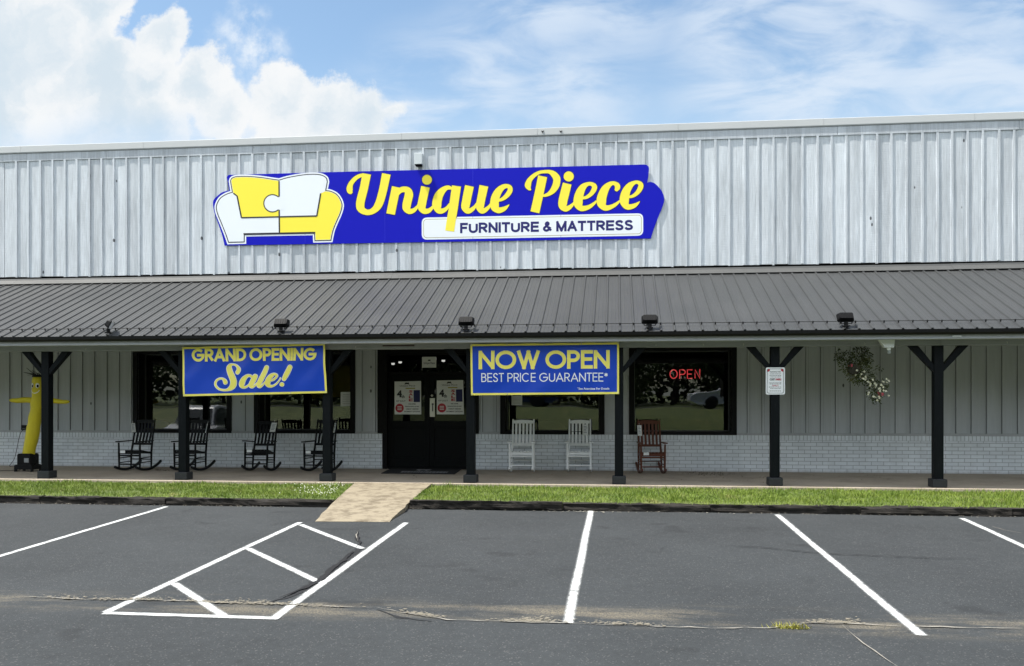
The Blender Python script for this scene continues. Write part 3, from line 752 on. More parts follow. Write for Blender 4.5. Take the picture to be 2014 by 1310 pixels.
# windows
RD = 0.33
for wi, (a_, b_) in enumerate(WIN):
    f = MB()
    for args in ((a_, a_ + TRW, -0.03, 0.031, ZB, ZT), (b_ - TRW, b_, -0.03, 0.031, ZB, ZT), (a_ + TRW, b_ - TRW, -0.028, 0.031, ZT - TRW, ZT), (a_ + TRW, b_ - TRW, -0.034, 0.031, ZB, ZB + 0.07)): f.box(*args)
    ia, ib, za, zb = a_ + TRW, b_ - TRW, ZB + 0.07, ZT - TRW
    f.box(ia - 0.05, ia, 0.032, RD + 0.06, za - 0.04, zb + 0.04); f.box(ib, ib + 0.05, 0.032, RD + 0.06, za - 0.04, zb + 0.04)
    f.box(ia, ib, 0.032, RD + 0.06, zb, zb + 0.04); f.box(ia, ib, 0.032, RD + 0.06, za - 0.04, za)
    fo = f.build('window', m_black, SHOP, bevel=0.004)
    sh = MB(); t = 0.022
    sh.box(ia, ia + t, RD - 0.02, RD + 0.03, za, zb); sh.box(ib - t, ib, RD - 0.02, RD + 0.03, za, zb); sh.box(ia + t, ib - t, RD - 0.02, RD + 0.03, zb - t, zb); sh.box(ia + t, ib - t, RD - 0.02, RD + 0.03, za, za + t)
    sh.build('sash', m_sash, fo)
    pn = MB(); pn.add([(ia + t, RD, za + t), (ib - t, RD, za + t), (ib - t, RD, zb - t), (ia + t, RD, zb - t)], [(0, 1, 2, 3)])
    pn.build('pane', m_glass, fo)
# door set
d = MB()
d.box(DTR[0], DOOR[0] + 0.11, -0.032, 0.03, 0.80, 2.74); d.box(DOOR[1] - 0.11, DTR[1], -0.032, 0.03, 0.80, 2.74)
d.box(DOOR[0] + 0.012, DOOR[0] + 0.11, -0.03, 0.03, 0.0, 0.80); d.box(DOOR[1] - 0.11, DOOR[1] - 0.012, -0.03, 0.03, 0.0, 0.80)
d.box(DOOR[0] + 0.11, DOOR[1] - 0.11, -0.03, 0.03, 2.6, 2.74)
da, db = DOOR[0] + 0.11, DOOR[1] - 0.11
d.box(da - 0.05, da, 0.031, 0.2, 0.0, 2.6); d.box(db, db + 0.05, 0.031, 0.2, 0.0, 2.6); d.box(da, db, 0.06, 0.16, 2.12, 2.18); d.box(da, db, 0.06, 0.2, 2.56, 2.6)
d.box(da, db, 0.03, 0.3, 0.0, 0.022)
df = d.build('door_frame', m_black, SHOP, bevel=0.004)
t_ = MB(); t_.add([(da, 0.11, 2.18), (db, 0.11, 2.18), (db, 0.11, 2.56), (da, 0.11, 2.56)], [(0, 1, 2, 3)])
m_dglass = glass_mat('door_glass', 0.7, (0.30, 0.32, 0.33))
t_.build('transom_pane', m_dglass, df)
mid = (da + db) / 2
m_door = mat('door_black', (0.0035, 0.0042, 0.005), 0.45, var=0.2, vs=3.0, spec=0.10)
DY = 0.085
for sa, sb, hx in ((da + 0.004, mid - 0.003, 0), (mid + 0.003, db - 0.004, 1)):
    l = MB(); st = 0.11
    l.box(sa, sa + st, DY, DY + 0.045, 0.025, 2.115); l.box(sb - st, sb, DY, DY + 0.045, 0.025, 2.115)
    l.box(sa + st, sb - st, DY, DY + 0.045, 1.99, 2.115); l.box(sa + st, sb - st, DY, DY + 0.045, 0.025, 0.25); l.box(sa + st, sb - st, DY, DY + 0.045, 0.93, 1.08)
    l.box(sa + st, sb - st, DY + 0.014, DY + 0.03, 0.25, 0.93)
    do = l.build('door', m_door, SHOP, bevel=0.004)
    pg = MB(); pg.add([(sa + st, DY + 0.02, 1.08), (sb - st, DY + 0.02, 1.08), (sb - st, DY + 0.02, 1.99), (sa + st, DY + 0.02, 1.99)], [(0, 1, 2, 3)]); pg.build('pane', m_dglass, do)
    if hx:
        hp = MB(); p0, p1 = P(845.5, 820, DY), P(855.5, 783, DY)
        hp.box(p0.x, p1.x, DY - 0.014, DY - 0.001, p0.z, p1.z); hp.build('lock_plate', m_steel, do, bevel=0.006)
        hp = MB(); c = P(850, 778, DY); hp.lathe([(0.001, 0.0), (0.024, 0.0), (0.030, 0.014), (0.022, 0.03), (0.001, 0.032)], n=14)
        for v in hp.v: v.xyz = (c.x + v.x, DY - v.z, c.z + v.y)
        hp.build('lock_knob', m_steel, do, smooth=True)
        hp = MB(); c2 = P(851, 795, DY - 0.0145)
        hp.box(c2.x - 0.022, c2.x + 0.022, DY - 0.018, DY - 0.0145, c2.z - 0.02, c2.z + 0.02)
        hp.bar(c2 + Vector((0, -0.01, -0.02)), c2 + Vector((0, -0.01, -0.16)), 0.022, 0.012, up=(0, 1, 0)); hp.build('handle', m_sash, do)
# dim showroom behind the glass
u = MB()
u.add([(XL + 0.3, 0.42, 0.005), (XR - 0.3, 0.42, 0.005), (XR - 0.3, 12, 0.005), (XL + 0.3, 12, 0.005), (XL + 0.3, 0.42, 3.3), (XR - 0.3, 0.42, 3.3), (XR - 0.3, 12, 3.3), (XL + 0.3, 12, 3.3)],
      [(0, 1, 2, 3), (4, 7, 6, 5), (3, 2, 6, 7), (0, 3, 7, 4), (1, 5, 6, 2)])
u.build('showroom', m_room, SHOP)

# ------------------------------------------------------------------ drawing helpers for lettering
def catmull(pts, k=8, closed=False):
    out = []; n = len(pts); D_ = len(pts[0])
    rng = range(n) if closed else range(n - 1)
    for i in rng:
        p0, p1, p2, p3 = (pts[(i - 1) % n], pts[i], pts[(i + 1) % n], pts[(i + 2) % n]) if closed else (pts[max(i - 1, 0)], pts[i], pts[i + 1], pts[min(i + 2, n - 1)])
        for j in range(k):
            t = j / k
            out.append(tuple(0.5 * (2 * p1[d] + (p2[d] - p0[d]) * t + (2 * p0[d] - 5 * p1[d] + 4 * p2[d] - p3[d]) * t * t + (3 * p1[d] - p0[d] - 3 * p2[d] + p3[d]) * t ** 3) for d in range(D_)))
    if not closed: out.append(tuple(pts[-1]))
    return out
def stroke(pts, grow=0.0, cap0='b', cap1='b', smooth=True):
    """variable width ribbon in 2-D: pts (x, y, halfwidth) -> rows of left/right points"""
    q = catmull(pts, 8) if smooth and len(pts) > 2 else [tuple(p) for p in pts]
    L, R = [], []; n = len(q)
    for i, (x, y, h) in enumerate(q):
        a, b = q[max(i - 1, 0)], q[min(i + 1, n - 1)]
        dx, dy = b[0] - a[0], b[1] - a[1]; l = math.hypot(dx, dy) or 1
        nx, ny = -dy / l, dx / l; hh = max(h, 0.5) + grow
        ex = 0
        if grow and i == 0 and cap0 == 'b': ex = -grow
        if grow and i == n - 1 and cap1 == 'b': ex = grow
        x += dx / l * ex; y += dy / l * ex
        L.append((x + nx * hh, y + ny * hh)); R.append((x - nx * hh, y - ny * hh))
    def rcap(c, h, dx, dy):
        l = math.hypot(dx, dy) or 1; a0 = math.atan2(dy, dx); res = []
        for j in range(1, 5):
            a = PI / 2 * j / 5; res.append((a, h))
        return [((c[0] + math.cos(a0) * h * math.sin(a) - math.sin(a0) * h * math.cos(a), c[1] + math.sin(a0) * h * math.sin(a) + math.cos(a0) * h * math.cos(a)),
                 (c[0] + math.cos(a0) * h * math.sin(a) + math.sin(a0) * h * math.cos(a), c[1] + math.sin(a0) * h * math.sin(a) - math.cos(a0) * h * math.cos(a))) for a, h in res]
    if cap1 == 'r':
        for l_, r_ in rcap(q[-1], q[-1][2] + grow, q[-1][0] - q[-2][0], q[-1][1] - q[-2][1]): L.append(l_); R.append(r_)
    if cap0 == 'r':
        for r_, l_ in rcap(q[0], q[0][2] + grow, q[0][0] - q[1][0], q[0][1] - q[1][1]): L.insert(0, l_); R.insert(0, r_)
    return L, R
LIFTN = [0]
def put_stroke(mb, L, R, to3, lift, dl=0.0006):
    LIFTN[0] = (LIFTN[0] + 1) % 7
    n = len(L); base = lift + LIFTN[0] * dl / 7
    vs = [to3(x, y, base + dl * 0.9 * i / n / 7) for i, (x, y) in enumerate(L)] + [to3(x, y, base + dl * 0.9 * i / n / 7) for i, (x, y) in enumerate(R)]
    mb.add(vs, [(i, i + 1, n + i + 1, n + i) for i in range(n - 1)])
def circ(cx, cy, rx, ry=None, a0=0, a1=360, n=28):
    ry = rx if ry is None else ry
    return [(cx + rx * math.cos(rad(a0 + (a1 - a0) * i / n)), cy + ry * math.sin(rad(a0 + (a1 - a0) * i / n))) for i in range(n + (0 if abs(a1 - a0) == 360 else 1))]
def offset_poly(pts, d):
    n = len(pts); ar = sum(pts[i][0] * pts[(i + 1) % n][1] - pts[(i + 1) % n][0] * pts[i][1] for i in range(n)); sg = 1 if ar > 0 else -1; out = []
    for i in range(n):
        (ax, ay), (bx, by), (cx, cy) = pts[i - 1], pts[i], pts[(i + 1) % n]
        n1 = Vector((by - ay, ax - bx)); n2 = Vector((cy - by, bx - cx))
        n1 = n1.normalized() if n1.length else n1; n2 = n2.normalized() if n2.length else n2
        m = n1 + n2
        if m.length < 1e-4: m = n1.copy()
        m.normalize(); k = max(0.5, m.dot(n1)); out.append((bx + sg * m.x * d / k, by + sg * m.y * d / k))
    return out

# geometric sans capitals: strokes in a box (X wide, 1 high), centre lines
def arcp(cx, cy, rx, ry, a0, a1, n=16): return [(cx + rx * math.cos(rad(a0 + (a1 - a0) * i / n)), cy + ry * math.sin(rad(a0 + (a1 - a0) * i / n))) for i in range(n + 1)]
AV = {'O': 1.02, 'N': .74, 'W': 1.12, 'P': .56, 'E': .50, 'G': 1.0, 'R': .58, 'A': .84, 'D': .74, 'I': 0, 'B': .54, 'S': .50, 'T': .52, 'C': .92, 'U': .66, 'M': .9, 'F': .48, ' ': .22, '&': .72}
HV = {'O': .78, 'N': .70, 'P': .62, 'E': .60, 'R': .68, 'A': .74, 'I': 0, 'S': .64, 'T': .62, 'U': .70, 'M': .82, 'F': .56, ' ': .22, '&': .72}
def glyph(ch, X):
    if ch == 'O': return [arcp(X / 2, .5, X / 2, .5, 90, 450, 36)]
    if ch == 'N': return [[(0, 0), (0, 1)], [(0, 1), (X, 0)], [(X, 0), (X, 1)]]
    if ch == 'W': return [[(0, 1), (X * .27, 0)], [(X * .27, 0), (X * .5, 1)], [(X * .5, 1), (X * .73, 0)], [(X * .73, 0), (X, 1)]]
    if ch == 'M': return [[(0, 0), (0, 1)], [(0, 1), (X / 2, 0)], [(X / 2, 0), (X, 1)], [(X, 0), (X, 1)]]
    if ch == 'P': return [[(0, 0), (0, 1)], [(0, 1), (X * .5, 1)] + arcp(X * .5, .72, X * .5, .28, 90, -90)[1:] + [(0, .44)]]
    if ch == 'R': return [[(0, 0), (0, 1)], [(0, 1), (X * .5, 1)] + arcp(X * .5, .74, X * .48, .26, 90, -90)[1:] + [(0, .48)], [(X * .45, .48), (X, 0)]]
    if ch == 'B': return [[(0, 0), (0, 1)], [(0, 1), (X * .5, 1)] + arcp(X * .5, .77, X * .42, .23, 90, -90)[1:] + [(0, .54)], [(0, .54), (X * .55, .54)] + arcp(X * .55, .27, X * .45, .27, 90, -90)[1:] + [(0, 0)]]
    if ch == 'E': return [[(0, 0), (0, 1)], [(0, 1), (X, 1)], [(0, .52), (X * .92, .52)], [(0, 0), (X, 0)]]
    if ch == 'F': return [[(0, 0), (0, 1)], [(0, 1), (X, 1)], [(0, .52), (X * .85, .52)]]
    if ch == 'G': return [arcp(X / 2, .5, X / 2, .5, 42, 360, 30), [(X * .5, .5), (X, .5)]]
    if ch == 'C': return [arcp(X / 2 + .02, .5, X / 2, .5, 46, 314, 28)]
    if ch == 'A': return [[(0, 0), (X / 2, 1)], [(X / 2, 1), (X, 0)], [(X * .18, .30), (X * .82, .30)]]
    if ch == 'D': return [[(0, 0), (0, 1)], [(0, 1), (X * .35, 1)] + arcp(X * .35, .5, X * .65, .5, 90, -90, 20)[1:] + [(0, 0)]]
    if ch == 'I': return [[(0, 0), (0, 1)]]
    if ch == 'T': return [[(0, 1), (X, 1)], [(X / 2, 0), (X / 2, 1)]]
    if ch == 'U': return [[(0, 1), (0, .33)] + arcp(X / 2, .33, X / 2, .33, 180, 360)[1:] + [(X, 1)]]
    if ch == 'S': return [[p[:2] for p in catmull([(X * .95, .80), (X * .80, .96), (X * .48, 1.0), (X * .16, .93), (X * .05, .76), (X * .20, .59), (X * .52, .50), (X * .84, .40), (X * .98, .23), (X * .84, .06), (X * .48, 0), (X * .14, .05), (0, .22)], 5)]]
    if ch == '&': return [[p[:2] for p in catmull([(X, 0), (X * .62, .36), (X * .28, .72), (X * .32, .93), (X * .48, 1.0), (X * .62, .90), (X * .58, .74), (X * .32, .54), (X * .06, .36), (0, .20), (X * .14, .04), (X * .38, 0), (X * .66, .12), (X * .88, .44)], 5)]]
    return []
def caps_text(mb, text, p0, p1, h0, h1, wgt, track, to3, lift, widths=AV):
    """set TEXT from pixel baseline p0 to p1 with cap heights h0 (left) and h1 (right)"""
    adv = []; x = 0.0
    for ch in text:
        w = widths[ch]; adv.append(x)
        x += (w + wgt if ch != ' ' else w) + track
    tot = x - track
    for ch, x0 in zip(text, adv):
        if ch == ' ': continue
        X = widths[ch]
        for s_ in glyph(ch, X):
            pts = []
            for gx, gy in s_:
                yy = wgt / 2 + gy * (1 - wgt); xx = x0 + wgt / 2 + gx
                t = xx / tot; hh = h0 + (h1 - h0) * t
                pts.append((p0[0] + (p1[0] - p0[0]) * t, p0[1] + (p1[1] - p0[1]) * t - yy * hh, wgt * (h0 + h1) / 4))
            # projecting ends
            if len(pts) == 2 and ch not in 'AWM' or len(pts) == 2 and abs(pts[0][0] - pts[1][0]) < 1:
                a_, b_ = Vector(pts[0][:2]), Vector(pts[1][:2]); d_ = (b_ - a_).normalized(); e_ = pts[0][2] * 0.98
                if ch in 'NR' and abs(d_.x) > 0.2 and abs(d_.y) > 0.2: e_ *= 0.35
                if ch in 'EFTG' and abs(d_.x) > 0.8 or True:
                    a_ = a_ - d_ * e_; b_ = b_ + d_ * e_
                pts = [(a_.x, a_.y, pts[0][2]), (b_.x, b_.y, pts[1][2])]
            elif len(pts) == 2:
                a_, b_ = Vector(pts[0][:2]), Vector(pts[1][:2]); d_ = (b_ - a_).normalized(); e_ = pts[0][2]
                if abs(d_.y) > 0.3: a_ -= d_ * e_; b_ += d_ * e_
                pts = [(a_.x, a_.y, pts[0][2]), (b_.x, b_.y, pts[1][2])]
            if len(pts) == 2: pts = [tuple(pts[0][d] + (pts[1][d] - pts[0][d]) * i / 8 for d in range(3)) for i in range(9)]
            L, R = stroke(pts, smooth=False)
            put_stroke(mb, L, R, to3, lift)
def font_mesh(mb, text, to3, x0, y0, x1, cap, lift, bold=0.0, align='fit', rot=False):
    """small lettering from the built-in font, set between x0 and x1 (photo pixels or metres), baseline y0, cap height cap"""
    cu = bpy.data.curves.new('txt', 'FONT'); cu.body = text; cu.offset = bold; cu.resolution_u = 2
    o = bpy.data.objects.new('txt', cu); COL.objects.link(o)
    dg = bpy.context.evaluated_depsgraph_get(); dg.update()
    me = o.evaluated_get(dg).to_mesh()
    vs = [v.co.copy() for v in me.vertices]; fs = [tuple(p.vertices) for p in me.polygons]
    o.evaluated_get(dg).to_mesh_clear(); bpy.data.objects.remove(o); bpy.data.curves.remove(cu)
    if not vs: return
    mnx, mxx = min(v.x for v in vs), max(v.x for v in vs); mxy = max(v.y for v in vs)
    sx = (x1 - x0) / (mxx - mnx) if align == 'fit' else cap / 0.73
    sy = cap / 0.73
    mb.add([to3(x0 + (v.x - mnx) * sx, y0 + v.y * sy, lift) for v in vs], fs)

# ------------------------------------------------------------------ big shop sign
SY = -0.047
sgn = thing('wall_sign', 'large blue and yellow shop sign with a sofa emblem on the upper siding', 'sign', (P(860, 480, SY).x, SY, P(860, 480, SY).z))
O_ = sgn.location.copy()
def s3(px, py, lift): p = P(px, py, SY); p.y -= lift * 0.45; return p - O_
def crop(ox, oy, sc): return lambda x, y: (ox + x / sc, oy + y / sc)
c5 = crop(400, 300, 4.028); c6 = crop(850, 300, 4.028)
outl = [c5(*q) for q in [(185, 197), (192, 183), (205, 177)]] + [(700, 337.2), (1000, 330.2)] + [c6(*q) for q in catmull([(1678, 95), (1700, 99), (1714, 112), (1718, 132)], 4)] + [c6(1712, 190), c6(1703, 238)] + \
       [c6(*q) for q in catmull([(1730, 232), (1762, 244), (1795, 275), (1824, 315), (1838, 365), (1830, 415), (1800, 490), (1765, 580), (1745, 640), (1733, 681)], 5)] + [(1000, 473.6), (700, 478.6)] + \
       [c5(*q) for q in catmull([(168, 737), (150, 660), (120, 570), (92, 490), (76, 415), (82, 375), (110, 345), (150, 315), (205, 300)], 5)] + [c5(196, 245)]
u = MB(); u.poly([s3(x, y, 0) for x, y in outl], Vector((0, 0.008, 0)))
u.build('panel', m_sblue, sgn)
m_seam = mat('sign_seam', (0.02, 0.022, 0.56), 0.4)
for px in (600, 757, 930, 1103):   # seams between the panel sheets
    yt = 344 - (px - 450) * 0.0248; yb = 482 - (px - 442) * 0.0161
    u = MB(); u.bar(s3(px, yt + 1, 0.001), s3(px, yb - 1, 0.001), 0.006, 0.0012, up=(0, 1, 0)); u.build('seam', m_seam, sgn)
# standoff battens behind the panel
u = MB()
for px in (480, 700, 900, 1100, 1250): u = MB(); p = s3(px, 470, 0); q = s3(px, 350, 0); u.bar(p + Vector((0, 0.0125, 0)), q + Vector((0, 0.0125, 0)), 0.05, 0.008, up=(0, 1, 0)); u.build('standoff', m_greytrim, sgn)
# sofa emblem
lb = [(222, 228), (228, 212), (245, 202), (275, 197), (350, 196), (450, 204), (525, 215), (600, 226)]
backL = catmull(lb, 4) + [(601, 512), (302, 517), (268, 345), (238, 322)]
backR = [(600, 226)] + catmull([(640, 213), (700, 199), (800, 183), (880, 179), (935, 186), (968, 205), (976, 232)], 4) + [(962, 308), (930, 324), (899, 502), (601, 512)]
armL = [(238, 322)] + catmull([(215, 326), (175, 342), (135, 372), (110, 425), (118, 480), (150, 560), (180, 635), (205, 706)], 4) + [(318, 703), (318, 645), (603, 637), (603, 512), (302, 517), (268, 345)]
armR = [(930, 324)] + catmull([(965, 308), (1010, 315), (1060, 345), (1092, 410), (1080, 475), (1045, 555), (1020, 620), (1005, 690)], 4) + [(890, 693), (887, 634), (603, 637), (603, 512), (899, 502)]
sil = catmull(lb, 4)[:-1] + [(600, 226)] + catmull([(640, 213), (700, 199), (800, 183), (880, 179), (935, 186), (968, 205), (976, 232)], 4) + [(962, 308)] + \
      catmull([(965, 308), (1010, 315), (1060, 345), (1092, 410), (1080, 475), (1045, 555), (1020, 620), (1005, 690)], 4)[1:] + [(890, 693), (887, 634), (318, 645), (318, 703)] + \
      catmull([(205, 706), (180, 635), (150, 560), (118, 480), (110, 425), (135, 372), (175, 342), (215, 326), (238, 322)], 4)
def cpoly(mb, pts, conv, lift): mb.poly([s3(*conv(x, y), lift) for x, y in pts])
u = MB()
u.cur = 0; cpoly(u, offset_poly(sil, 21), c5, 0.002)
u.cur = 1; cpoly(u, offset_poly(sil, 10), c5, 0.004)
u.cur = 0; cpoly(u, offset_poly(sil, 2.5), c5, 0.006)
u.cur = 2; cpoly(u, backL, c5, 0.008); cpoly(u, armR, c5, 0.008)
u.cur = 0; cpoly(u, backR, c5, 0.0085); cpoly(u, armL, c5, 0.0085)
u.cur = 1; cpoly(u, circ(548, 403, 73, n=32), c5, 0.010)
u.cur = 0; cpoly(u, circ(548, 403, 64, n=32), c5, 0.012); cpoly(u, [(590, 355), (640, 350), (640, 455), (590, 452)], c5, 0.0125)
u.cur = 1
for pts in ([(600, 226, 5.5), (601, 350, 5.5)], [(601, 455, 5.5), (603, 637, 5.5)], [(302, 517, 5.5), (899, 503, 5.5)], [(238, 322, 5.5), (268, 345, 5.5), (302, 517, 5.5)], [(930, 324, 5.5), (899, 503, 5.5)], [(318, 645, 5.5), (887, 634, 5.5)]):
    L, R = stroke(pts, smooth=False); put_stroke(u, [c5(*p) for p in L], [c5(*p) for p in R], s3, 0.014)
u.build('sofa_emblem', [m_swhite, m_sblack, m_syel], sgn)
# script lettering traced as brush strokes
cA = crop(670, 330, 10.07); cB = crop(840, 330, 10.07); cC = crop(1020, 320, 13.1); cD = crop(1140, 320, 13.1)
SCRIPT = [
 (cA, [(226, 505, 22), (190, 470, 55), (178, 410, 60), (196, 335, 50), (232, 275, 44), (300, 205, 40), (380, 160, 36), (450, 145, 30), (510, 142, 16)], 'b', 'b'),
 (cA, [(515, 122, 87), (490, 260, 84), (460, 410, 83), (420, 560, 84), (390, 700, 84), (395, 790, 80), (440, 850, 66), (520, 882, 55), (610, 870, 56), (690, 815, 66), (745, 740, 77), (790, 630, 80), (850, 400, 82), (905, 122, 86)], 'b', 'b'),
 (cA, [(1102, 382, 86), (1045, 650, 86), (990, 918, 86)], 'b', 'b'),
 (cA, [(1105, 590, 20), (1140, 500, 40), (1200, 440, 54), (1275, 430, 58), (1330, 460, 74), (1352, 530, 84), (1335, 620, 84), (1312, 720, 84), (1310, 800, 80), (1350, 855, 60), (1400, 862, 50), (1460, 835, 40), (1520, 770, 26), (1548, 700, 14)], 'b', 'b'),
 (cA, [(1680, 378, 86), (1650, 520, 84), (1622, 650, 84), (1605, 770, 82), (1640, 845, 62), (1700, 862, 52), (1760, 840, 42), (1820, 780, 26), (1850, 720, 12)], 'b', 'b'),
 (cB, [(500, 420, 18), (440, 395, 38), (380, 400, 46), (300, 460, 66), (235, 550, 84), (200, 660, 90), (195, 750, 90), (220, 830, 66), (265, 858, 55), (330, 845, 45), (400, 790, 32), (450, 710, 18)], 'b', 'b'),
 (cB, [(582, 362, 90), (520, 800, 89), (485, 1000, 89), (448, 1255, 89)], 'b', 'b'),
 (cB, [(840, 362, 88), (805, 520, 87), (780, 650, 86), (760, 770, 84), (785, 840, 62), (830, 855, 52), (890, 825, 42), (950, 765, 30), (990, 690, 14)], 'b', 'b'),
 (cB, [(1125, 358, 88), (1095, 510, 84), (1068, 640, 82), (1048, 770, 80), (1070, 840, 60), (1110, 855, 52), (1170, 825, 42), (1230, 765, 28), (1265, 700, 12)], 'b', 'b'),
 (cB, [(1400, 650, 24), (1490, 622, 34), (1580, 550, 46), (1640, 460, 50), (1640, 395, 46), (1585, 362, 40), (1500, 385, 52), (1420, 460, 70), (1360, 570, 82), (1335, 690, 86), (1345, 780, 84), (1395, 835, 62), (1450, 840, 55), (1530, 810, 42), (1590, 765, 22), (1628, 728, 4)], 'b', 'b'),
 (cC, [(320, 705, 12), (275, 670, 48), (243, 595, 80), (258, 510, 74), (300, 430, 62), (400, 330, 50), (540, 252, 42), (690, 232, 42), (800, 238, 50), (900, 295, 78), (975, 390, 92), (985, 480, 92), (955, 600, 90), (880, 720, 74), (780, 805, 50), (680, 845, 36), (600, 850, 28)], 'b', 'b'),
 (cC, [(620, 352, 118), (520, 830, 116), (420, 1278, 116)], 'b', 'b'),
 (cC, [(1252, 540, 113), (1215, 690, 116), (1180, 830, 116), (1140, 1000, 114), (1140, 1110, 108), (1185, 1175, 82), (1240, 1185, 70), (1320, 1145, 54), (1400, 1070, 34), (1440, 1000, 16)], 'b', 'b'),
 (cD, [(60, 915, 34), (180, 890, 42), (300, 800, 54), (375, 680, 66), (375, 600, 64), (300, 548, 48), (200, 555, 50), (90, 630, 84), (10, 770, 108), (-34, 930, 118), (-34, 1060, 116), (10, 1150, 86), (80, 1180, 70), (210, 1155, 56), (330, 1085, 42), (440, 985, 22)], 'b', 'b'),
 (cD, [(952, 690, 50), (975, 640, 70), (960, 575, 66), (880, 528, 47), (780, 555, 62), (680, 650, 94), (610, 780, 112), (565, 930, 122), (568, 1050, 118), (620, 1140, 84), (700, 1168, 68), (810, 1140, 56), (930, 1075, 42), (1050, 970, 20)], 'r', 'b'),
 (cD, [(1250, 888, 28), (1370, 860, 40), (1490, 770, 54), (1565, 650, 66), (1572, 560, 62), (1500, 507, 45), (1410, 515, 48), (1300, 590, 80), (1210, 720, 104), (1160, 880, 118), (1155, 1010, 116), (1200, 1110, 86), (1270, 1142, 70), (1390, 1115, 58), (1480, 1062, 36), (1552, 995, 4)], 'b', 'b'),
]
DOTS = [(cA, 1710, 238, 97), (cC, 1292, 355, 130)]
u = MB(); v = MB()
for conv, pts, a_, b_ in SCRIPT:
    sc = 13 if conv in (cC, cD) else 10
    L, R = stroke(pts, 0, a_, b_); put_stroke(u, [conv(*p) for p in L], [conv(*p) for p in R], s3, 0.0062, 0.004)
    if pts[0][1] != 362 or conv is not cB or pts[-1][1] < 1200:
        L, R = stroke(pts, 1.35 * sc, a_, b_); put_stroke(v, [conv(*p) for p in L], [conv(*p) for p in R], s3, 0.0015, 0.002)
    else:
        L, R = stroke([(582, 362, 90), (520, 800, 89), (492, 960, 89)], 1.35 * sc, a_, b_); put_stroke(v, [conv(*p) for p in L], [conv(*p) for p in R], s3, 0.0015, 0.002)
for conv, cx, cy, r_ in DOTS:
    sc = 13 if conv is cC else 10
    cpoly(u, circ(cx, cy, r_), conv, 0.008); cpoly(v, circ(cx, cy, r_ + 1.35 * sc), conv, 0.0042)
v.build('navy_outline', m_snavy, sgn)  # navy outline printed around the script letters
u.build('script_lettering', m_syel, sgn)
def rrect(p, r, n=6):     # p: four corners tl, tr, br, bl (pixels)
    out = []; k = len(p)
    for i in range(4):
        a_, b_, c_ = Vector(p[i - 1]), Vector(p[i]), Vector(p[(i + 1) % 4]); d1 = (a_ - b_).normalized(); d2 = (c_ - b_).normalized()
        for j in range(n + 1):
            t = j / n; q = (b_ + d1 * r) * (1 - t) ** 2 + b_ * 2 * t * (1 - t) + (b_ + d2 * r) * t ** 2; out.append((q.x, q.y))
    return out
def shrink(p, d): return [(p[0][0] + d, p[0][1] + d), (p[1][0] - d, p[1][1] + d), (p[2][0] - d, p[2][1] - d), (p[3][0] + d, p[3][1] - d)]
tag_c = [(829.5, 428), (1265, 419.5), (1265, 463.5), (829.5, 471.5)]
u = MB()
for m_i, d_, l_ in ((0, 0, 0.002), (1, 3.2, 0.0036), (0, 4.1, 0.0052)):
    u.cur = m_i; u.poly([s3(x, y, l_) for x, y in rrect(shrink(tag_c, d_), 11 - d_)])
u.build('tagline_plate', [m_swhite, m_inkol], sgn)
u = MB(); caps_text(u, 'FURNITURE & MATTRESS', (905, 459), (1245, 452.5), 20.5, 20.0, 0.225, 0.10, s3, 0.0075, HV)
u.build('tagline_lettering', m_snavy, sgn)

# ------------------------------------------------------------------ two banners hung from the porch beam
def banner(name, corners, seed, label):
    BY = -3.335
    tl, tr, brr, bl = [P(x, y, BY) for x, y in corners]
    th = thing(name, label, 'banner', (tl.lerp(tr, .5).x, BY, tl.lerp(tr, .5).z), 0, 'banners hung from the porch beam')
    O2 = th.location.copy()
    def wave(p):
        a_ = mnoise.noise((p.x * 1.3 + seed, p.z * 1.1, seed)) * 0.035 + mnoise.noise((p.x * 3.2 - p.z * 2.4 + seed, p.z * 1.7 + p.x * .8, seed + 4)) * 0.030
        edge = min(1.0, max(0.15, (max(tl.z, tr.z) - p.z) / 0.25))
        return a_ * edge - 0.012
    def to3(px, py, lift):
        p = P(px, py, BY); q = p.copy(); q.y += wave(p) - lift; return q - O2
    NX, NY = 64, 24
    def grid(s0, s1, t0, t1, lift, mb, nx, ny):
        vs = []
        for j in range(ny + 1):
            t = t0 + (t1 - t0) * j / ny
            for i in range(nx + 1):
                s_ = s0 + (s1 - s0) * i / nx; p = tl.lerp(tr, s_).lerp(bl.lerp(brr, s_), t)
                sag = 0.006 * math.sin(s_ * 5 * PI) ** 2 * (1 if t < 0.02 else 0)
                p.z -= sag; p.y += wave(p) - lift; vs.append(p - O2)
        mb.add(vs, [(j * (nx + 1) + i, (j + 1) * (nx + 1) + i, (j + 1) * (nx + 1) + i + 1, j * (nx + 1) + i + 1) for j in range(ny) for i in range(nx)])
    u = MB(); grid(0, 1, 0, 1, 0, u, NX, NY); sh = u.build('sheet', m_byel, th, smooth=True)
    u = MB(); bx, by = 0.0135, 0.042; grid(bx, 1 - bx, by, 1 - by, 0.003, u, NX, NY); u.build('printed_field', m_bblue, th, smooth=True)
    for s_ in (0.006, 0.25, 0.5, 0.75, 0.994):
        for t in (0.018, 0.982):
            u = MB()
            p = tl.lerp(tr, s_).lerp(bl.lerp(brr, s_), t); c = p + Vector((0, wave(p) - 0.005, 0)) - O2
            u.add([c + Vector((0.011 * math.cos(a), 0, 0.011 * math.sin(a))) for a in [2 * PI * i / 10 for i in range(10)]], [tuple(range(10))])
            if t < 0.5: u.tube([c + Vector((0, -0.003, 0)), c + Vector((0, 0.01, 0.05)), c + Vector((0.004, 0.05, 0.07))], 0.0035, 5)
            u.build('grommet', m_steel, th)
    return th, to3
b1, t1 = banner('banner', [(359, 683), (639.5, 675.5), (643.5, 773), (361, 779.5)], 3.1, 'blue banner with yellow border reading GRAND OPENING Sale!')
